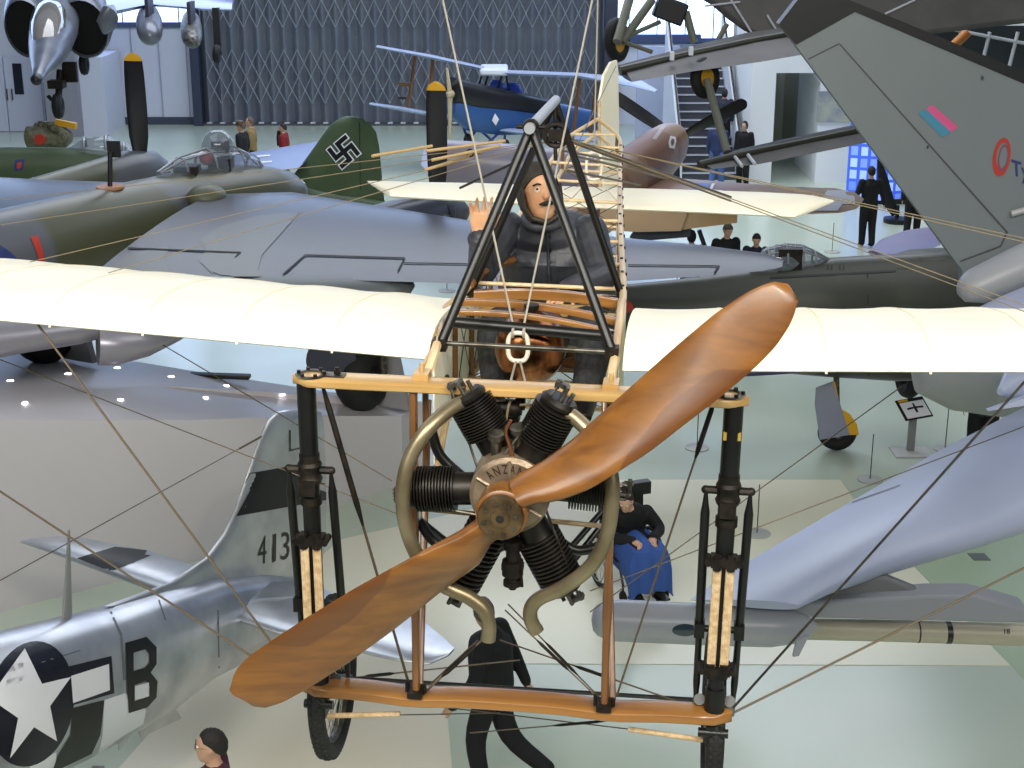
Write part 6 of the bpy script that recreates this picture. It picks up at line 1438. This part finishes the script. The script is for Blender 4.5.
# wheelchair user
wq = W(632, 601, z=0); hw_ = V((.35, -1, 0)).normalized(); rw_ = V((hw_.y, -hw_.x, 0))
MWC = Matrix(((rw_.x, hw_.x, 0, wq.x), (rw_.y, hw_.y, 0, wq.y+.35), (0, 0, 1, 0), (0, 0, 0, 1)))
wc_ = thing('wheelchair', 'dark wheelchair with padded headrest, its rider under a blue blanket', 'wheelchair', matrix=MWC)
for e in (-1, 1):
    g = G(); g.torus((e*.31, -.12, .30), (1, 0, 0), .27, .025, n=36, k=8); w_ = g.finish('drive_wheel', M_['rubdark'], wc_, raw=True)
    g = G()
    for i in range(10): q = PI*2*i/10; g.tube([(e*.31, -.12, .30), (e*.31, -.12+.26*math.cos(q), .30+.26*math.sin(q))], .004, n=4)
    g.torus((e*.34, -.12, .30), (1, 0, 0), .22, .008, n=28, k=6); g.finish('wheel_spokes', M_['spoke'], w_, raw=True)
    g = G(); g.torus((e*.24, .38, .08), (1, 0, 0), .055, .022, n=20, k=8); g.tube([(e*.24, .38, .08), (e*.24, .36, .22)], .012); g.finish('caster_wheel', M_['rubdark'], wc_, raw=True)
    g = G(); g.tube([(e*.24, -.25, .2), (e*.24, -.27, .95), (e*.24, -.36, .98)], .014); g.tube([(e*.24, -.26, .68), (e*.24, .15, .68)], .02); g.tube([(e*.24, -.26, .42), (e*.24, .25, .42), (e*.24, .38, .2)], .014); g.tube([(e*.13, .25, .42), (e*.13, .45, .12)], .012); g.box((e*.13, .5, .09), (.14, .2, .02)); g.finish('side_frame', M_['black'], wc_, raw=True)
g = G(); g.box((0, 0, .45), (.46, .46, .07)); g.finish('seat', M_['black'], wc_, raw=True, bevel=.015)
g = G(); g.box((0, -.27, .72), (.46, .05, .5)); g.finish('backrest', M_['black'], wc_, raw=True, bevel=.015)
g = G(); g.box((-.16, -.24, 1.03), (.30, .1, .14)); g.tube([(0, -.28, .8), (-.05, -.29, 1.0)], .014); g.finish('headrest', M_['black'], wc_, raw=True, bevel=.03)
per = thing('person', 'person in a black coat seated in the wheelchair with a blue blanket over the legs', 'person', matrix=MWC)
parts = []
T = G(); T.fus([((0, -.1, .5), .17, .13), ((0, -.08, .68), .2, .15), ((.02, -.02, .82), .21, .15), ((.04, .06, .91), .13, .1), ((.07, .1, .96), .06, .06)], n=18, up=V((0, 1, 0))); parts.append((T, 0))
for e in (-1, 1):
    parts.append((limb([(e*.19+.02, -.0, .84), (e*.3, .06, .66), (e*.12, .3, .68)], [.085, .07, .06, .05]), 0))
    parts.append((hand((e*.11, .31, .68), (-e*.4, 1, -.1), (0, 0, -1), (-e, 0, 0), 1, .5), 2))
    parts.append((limb([(e*.1, 0, .56), (e*.12, .42, .56), (e*.12, .46, .16)], [.09, .08, .06, .05]), 1))
    f_ = G(); f_.fus([((e*.12, .40, .14), .03, .04), ((e*.12, .5, .13), .045, .035), ((e*.12, .62, .12), .03, .02)], n=12); parts.append((f_, 1))
hg, P, ax_ = head((.13, .14, 1.06), (.75, 1, -.6), (0, 0, 1), .95); parts.append((hg, 2)); parts.append((limb([(.05, .07, .92), (.11, .12, 1.01)], [.055, .05]), 2))
remesh(parts, [BC, BC, M_['skinp']], .014, 'body', per); hair_cap(P, ax_, .95).finish('hair', M_['hairdk'], per, raw=True); eyes(P, ax_, .95, per)
g = G(); R = []
prof = [(-.02, .66), (.1, .67), (.25, .67), (.4, .665), (.5, .62), (.55, .5), (.57, .36), (.585, .2)]
for y, z in prof:
    row = []
    for j in range(21):
        f = j/20*2-1; w_ = .235+.02*(y/.6); dz = 0; ridge = .03*math.cos(f*PI*2.1)
        x = f*w_; zz = z+ridge*(1 if y < .45 else 0)
        if abs(f) > .72: zz -= (abs(f)-.72)*1.25; x = math.copysign(w_*.92+ (abs(f)-.72)*.05, f)
        yy_ = y+(.02*math.sin(f*9) if y > .45 else 0)
        row.append(V((x, yy_, max(.12, zz))))
    R.append(row+[p+V((0, -.012, -.012)) for p in row[::-1]])
g.rings(R); bk = g.finish('blanket', cl('royal_blue_blanket', '#2f5296'), None); bk.matrix_world = MWC; tag(bk, 'blue blanket draped over the knees of the person in the wheelchair', 'blanket')

# ---------------------------------------------------------------- the mannequin pilot
pil = thing('mannequin_pilot', 'mannequin pilot in leather helmet and charcoal jacket, one hand raised, in the monoplane', 'mannequin', matrix=MM)
def Q(px, py, y): return B(px, py, y=y)
hip = Q(545, 292, 2.5)+V((0, 0, -.10)); chest = Q(548, 246, 2.3); nk = Q(543, 219, 2.22); hc = Q(539, 193, 2.18)
jk = []
T = G(); T.fus([(hip+V((0, .0, -.12)), .17, .13), (hip, .185, .14), (hip*.5+chest*.5, .195, .15), (chest, .215, .15), (chest+V((0, 0, .07)), .20, .125), (nk+V((0, 0.01, -.04)), .11, .09), (nk+V((0, 0, .02)), .065, .065)], n=24, up=V((0, 1, 0))); jk.append((T, 0))
lsh = Q(507, 228, 2.28); lel = Q(482, 272, 2.02); lwr = Q(480, 238, 1.93)
rsh = Q(590, 232, 2.28); rel = Q(603, 276, 2.12); rwr = Q(568, 290, 1.9)
jk.append((limb([lsh, (lsh+lel)/2, lel], [.078, .07, .062]), 0)); jk.append((limb([lel, lwr], [.063, .046]), 0))
cu = (lwr-lel).normalized(); c_ = G(); c_.lathe(lwr-cu*.03, cu, [(0, .047), (.02, .055), (.045, .05)], n=16); jk.append((c_, 0))
jk.append((limb([rsh, (rsh+rel)/2, rel], [.08, .072, .064]), 0)); jk.append((limb([rel, rwr], [.064, .048]), 0))
hnd = hand(lwr+V((0, 0, .01)), V((0.02, -.1, 1)), V((.25, -1, -.1)), V((1, -.2, .0)), 1.12, .22)
hnd2 = hand(rwr, (rwr-rel).normalized()*1+V((0, 0, -.3)), V((0, 0, -1)), V((0, -1, 0)), 1.0, .7)
for e, kx, fx in ((-1, 497, 497), (1, 594, 586)):
    hp = hip+V((e*.1, -.05, -.03)); kn = Q(kx, 338, 1.45)+V((0, 0, .02)); an = Q(fx, 392, 1.1)
    jk.append((limb([hp, kn, an], [.1, .088, .07, .055]), 1))
    f_ = G(); fd = V((0, -1, -.2)).normalized(); f_.fus([(an-fd*.05, .04, .05), (an+fd*.08, .048, .04), (an+fd*.2, .035, .022)], n=12); jk.append((f_, 3))
hg, P, ax_ = head(hc, V((.42, -1, .22)), V((-.10, 0, 1)), 1.0)
neck = limb([nk+V((0, 0, -.03)), hc+V((0, .02, -.05))], [.06, .056])
jk += [(hnd, 2), (hnd2, 2), (hg, 2), (neck, 2)]
body = remesh(jk, [M_['jacket'], M_['trouser'], M_['skin'], M_['black']], .0055, 'body', pil, smooth_it=2)
r_, f_, u_ = ax_
eyes(P, ax_, 1.0, pil, look=(.35, .35))
for e in (-1, 1):
    g = G(); g.tube([P(e*.014, .092, .036), P(e*.03, .094, .042), P(e*.047, .08, .036)], .004, n=6); g.finish('eyebrow', M_['hairdk'], pil, raw=True)
# helmet: open face shell
g = G(); R = []; n = 32; no = 14
for i in range(no+1):
    row = []
    for j in range(n):
        b = 2*PI*j/n; fr = (1+math.cos(b))/2
        lim = 2.75-(2.75-.92)*max(0, (fr-.30)/.70)**.55 if fr > .30 else 2.75
        a = .02+lim*i/no; w_ = .094-.02*max(0, a-1.9); d_ = .118-.03*max(0, a-1.9)
        row.append(P(math.sin(b)*math.sin(a)*w_, math.cos(b)*math.sin(a)*d_-.012, math.cos(a)*.138))
    R.append(row)
inn = [[q-(q-P(0, 0, 0)).normalized()*.012 for q in row] for row in R]
g.rings(R+inn[::-1]); hl = g.finish('leather_helmet', M_['helmet'], pil, raw=True)
for e in (-1, 1):
    g = G(); g.wing([(P(e*.084, .058, .03), P(e*.09, -.03, .03), .016, r_), (P(e*.082, .055, -.05), P(e*.088, -.02, -.06), .02, r_), (P(e*.052, .06, -.112), P(e*.06, .02, -.12), .016, r_)], k=8); g.finish('ear_flap', M_['helmet'], hl, raw=True)
g = G(); g.tube([P(-.06, .055, -.1), P(-.0, .062, -.128), P(.06, .055, -.1)], .011, n=8); g.finish('chin_strap', M_['helmet'], hl, raw=True)
g = G(); g.tube([P(-.034, .098, -.046), P(-.02, .108, -.046), P(0, .112, -.043), P(.02, .108, -.046), P(.034, .098, -.046)], [.004, .009, .010, .009, .004], n=8); g.finish('moustache', M_['hairdk'], pil, raw=True)
# jacket collar, flaps, buttons
g = G(); g.torus(nk+V((0, -.01, .0)), V((0, -.25, 1)), .078, .022, n=28, k=10); g.finish('jacket_collar', M_['jacket'], pil, raw=True)
bvp = BVHTree.FromPolygons([v.co.copy() for v in body.data.vertices], [tuple(p.vertices) for p in body.data.polygons])
def on_body(px, py):
    o = MI @ V((0, 0, CH)); d = (MI.to_3x3() @ ray(px, py)).normalized(); h = bvp.ray_cast(o, d); return (h[0]+h[1]*.006, h[1]) if h[0] else (None, None)
for x0, y0, x1, y1 in ((556, 254, 578, 266), (516, 254, 536, 266)):
    row = []
    for a in range(7):
        col = []
        for b_ in range(4):
            p, nn = on_body(x0+(x1-x0)*a/6, y0+(y1-y0)*b_/3)
            if p is not None: col.append(p)
        if len(col) == 4: row.append(col+[q+V((0, .01, 0)) for q in col[::-1]])
    if len(row) > 2: g = G(); g.rings(row); g.finish('pocket_flap', M_['jacket'], pil, raw=True)
pl = [on_body(547+.3*i, 226+7*i)[0] for i in range(9)]; pl = [p for p in pl if p is not None]
g = G(); g.tube(pl, .007, n=8, flat=2.2); g.finish('button_placket', M_['jacket'], pil, raw=True)
for i in range(4):
    p, nn = on_body(549, 236+13*i)
    if p is not None: g = G(); g.lathe(p, nn, [(0, .009), (.008, .008)], n=12); g.finish('jacket_button', M_['black'], pil, raw=True)
# ---------------------------------------------------------------- barrier posts and information stand
first = None
spots = [(632, 454, 'near the right exhaust'), ]
for i, (px, py, ht) in enumerate(((632, 454, .62), (757, 534, .62), (870, 480, .62), (945, 449, .62), (447, 291, .62), (697, 448, .62), (832, 252, .62), (565, 178, .62))):
    q = W(px, py, z=0)
    if first is None:
        first = thing('barrier_post', 'x', 'barrier post', q, group='low rope barrier posts')
        g = G(); g.lathe(q, (0, 0, 1), [(0, .16), (.012, .16), (.02, .13), (.02, .01)], n=28); g.finish('base', mat('pale_grey_base', '#a9aca6', .4), first)
        g = G(); g.tube([q, q+V((0, 0, .62))], .007, n=8); g.finish('rod', M_['steel'], first); c = first
    else: c = copy_tree(first); c.location = q
    c['label'] = ['thin grey barrier post on a round base just right of the right exhaust pipe', 'thin grey barrier post on a round base right of the right landing gear leg', 'thin grey barrier post left of the information stand, above the pale delta wing', 'thin grey barrier post right of the information stand', 'thin grey barrier post on the blue lit floor left of the pilot', 'thin grey barrier post under the right cream wing beside the propeller', 'thin grey barrier post behind the dark fighter, right of its cockpit', 'thin grey barrier post far back behind the monoplane tail'][i]
q = W(911, 453, z=0); ist = thing('information_stand', 'small white information board with a dark aircraft silhouette on a slim post', 'information stand', q)
g = G(); g.box(q+V((0, 0, .01)), (.5, .4, .02)); g.finish('base', mat('pale_stand_base', '#bcbdb6', .5), ist)
g = G(); g.box(q+V((0, .05, .29)), (.10, .04, .58)); g.finish('post', mat('grey_stand_post', '#8f9090', .4, metal=.3), ist)
c = q+V((0, .03, .62)); u1 = V((.87, .42, .0)).normalized()*.2; u2 = V((-.25, .75, .5)).normalized()*.15; nn = u1.cross(u2).normalized()
def bd(name, a, b, m, lift, par): g = G(); g.prism([c+u1*x+u2*y+nn*lift for x, y in a], nn*.006); return g.finish(name, m, par, smooth=0)
bd('board', [(-1.15, -1.15), (1.15, -1.15), (1.15, 1.15), (-1.15, 1.15)], 0, BLACKP, -.01, ist)
bd('white_panel', [(-.95, -1), (1.0, -1), (1.0, .75), (-.95, .75)], 0, mat('white_board_face', '#dfe0e2', .5), .0, ist)
bd('silhouette', [(-.6, -.1), (-.05, -.05), (-.05, -.5), (.12, -.5), (.12, -.05), (.7, -.1), (.7, .08), (.12, .12), (.1, .5), (0, .5), (-.03, .12), (-.6, .08)], 0, BLK, .008, ist)
bd('yellow_strip', [(-.95, .85), (-.2, .85), (-.2, 1.05), (-.95, 1.05)], 0, YEL, .0, ist)
q = W(978, 557, z=0); g = G(); P4 = [W(a, b, z=.0) for a, b in ((967, 554), (984, 554), (991, 561), (974, 561))]; g.prism(P4, (0, 0, .012)); o = g.finish('floor_plate', mat('dark_floor_plate', '#5a5f5a', .5), None, smooth=0); tag(o, 'small dark grey plate set in the green floor below the pale delta wing', 'floor plate')
# ================================================================ light
w = bpy.data.worlds.new('world'); SC.world = w; w.use_nodes = True
w.node_tree.nodes['Background'].inputs[0].default_value = (.6, .7, 1, 1); w.node_tree.nodes['Background'].inputs[1].default_value = .25
def area(name, loc, tgt, sx, sy, e, col):
    l = bpy.data.lights.new(name, 'AREA'); l.shape = 'RECTANGLE'; l.size = sx; l.size_y = sy; l.energy = e; l.color = col
    o = bpy.data.objects.new(name, l); COL.objects.link(o); o.location = loc
    o.rotation_euler = (V(tgt)-V(loc)).to_track_quat('-Z', 'Y').to_euler(); return o
def spot(name, loc, tgt, e, ang, col, blend=.5, r=.15):
    l = bpy.data.lights.new(name, 'SPOT'); l.energy = e; l.spot_size = math.radians(ang); l.spot_blend = blend; l.color = col; l.shadow_soft_size = r
    o = bpy.data.objects.new(name, l); COL.objects.link(o); o.location = loc
    o.rotation_euler = (V(tgt)-V(loc)).to_track_quat('-Z', 'Y').to_euler(); return o
area('overhead_fill', (-8, 14, 13.4), (-8, 14, 0), 8, 14, 650, (.8, .88, 1))
area('overhead_fill', (8, 14, 13.4), (8, 14, 0), 8, 14, 700, (.95, .97, 1))
area('overhead_fill', (0, 34, 13.4), (0, 34, 0), 22, 12, 3600, (.84, .9, 1))
area('overhead_fill', (0, -4, 12.5), (0, 13, 2), 20, 5, 3300, (1, .97, .9))  # added fill from behind the camera, brightens faces turned to the view
spot('track_spot', (-2.5, -1.5, 11.5), (-1.2, 5.5, 5.3), 1050, 60, (1, .93, .78), r=.25)
spot('track_spot', (3.0, -1.5, 11.5), (1.2, 5.5, 5.3), 1050, 60, (1, .93, .78), r=.25)
vs = SC.view_settings
SC.display_settings.display_device = 'sRGB'; vs.view_transform = 'Standard'; vs.look = 'None'; vs.gamma = 1; vs.use_curve_mapping = False; vs.exposure = -0.13
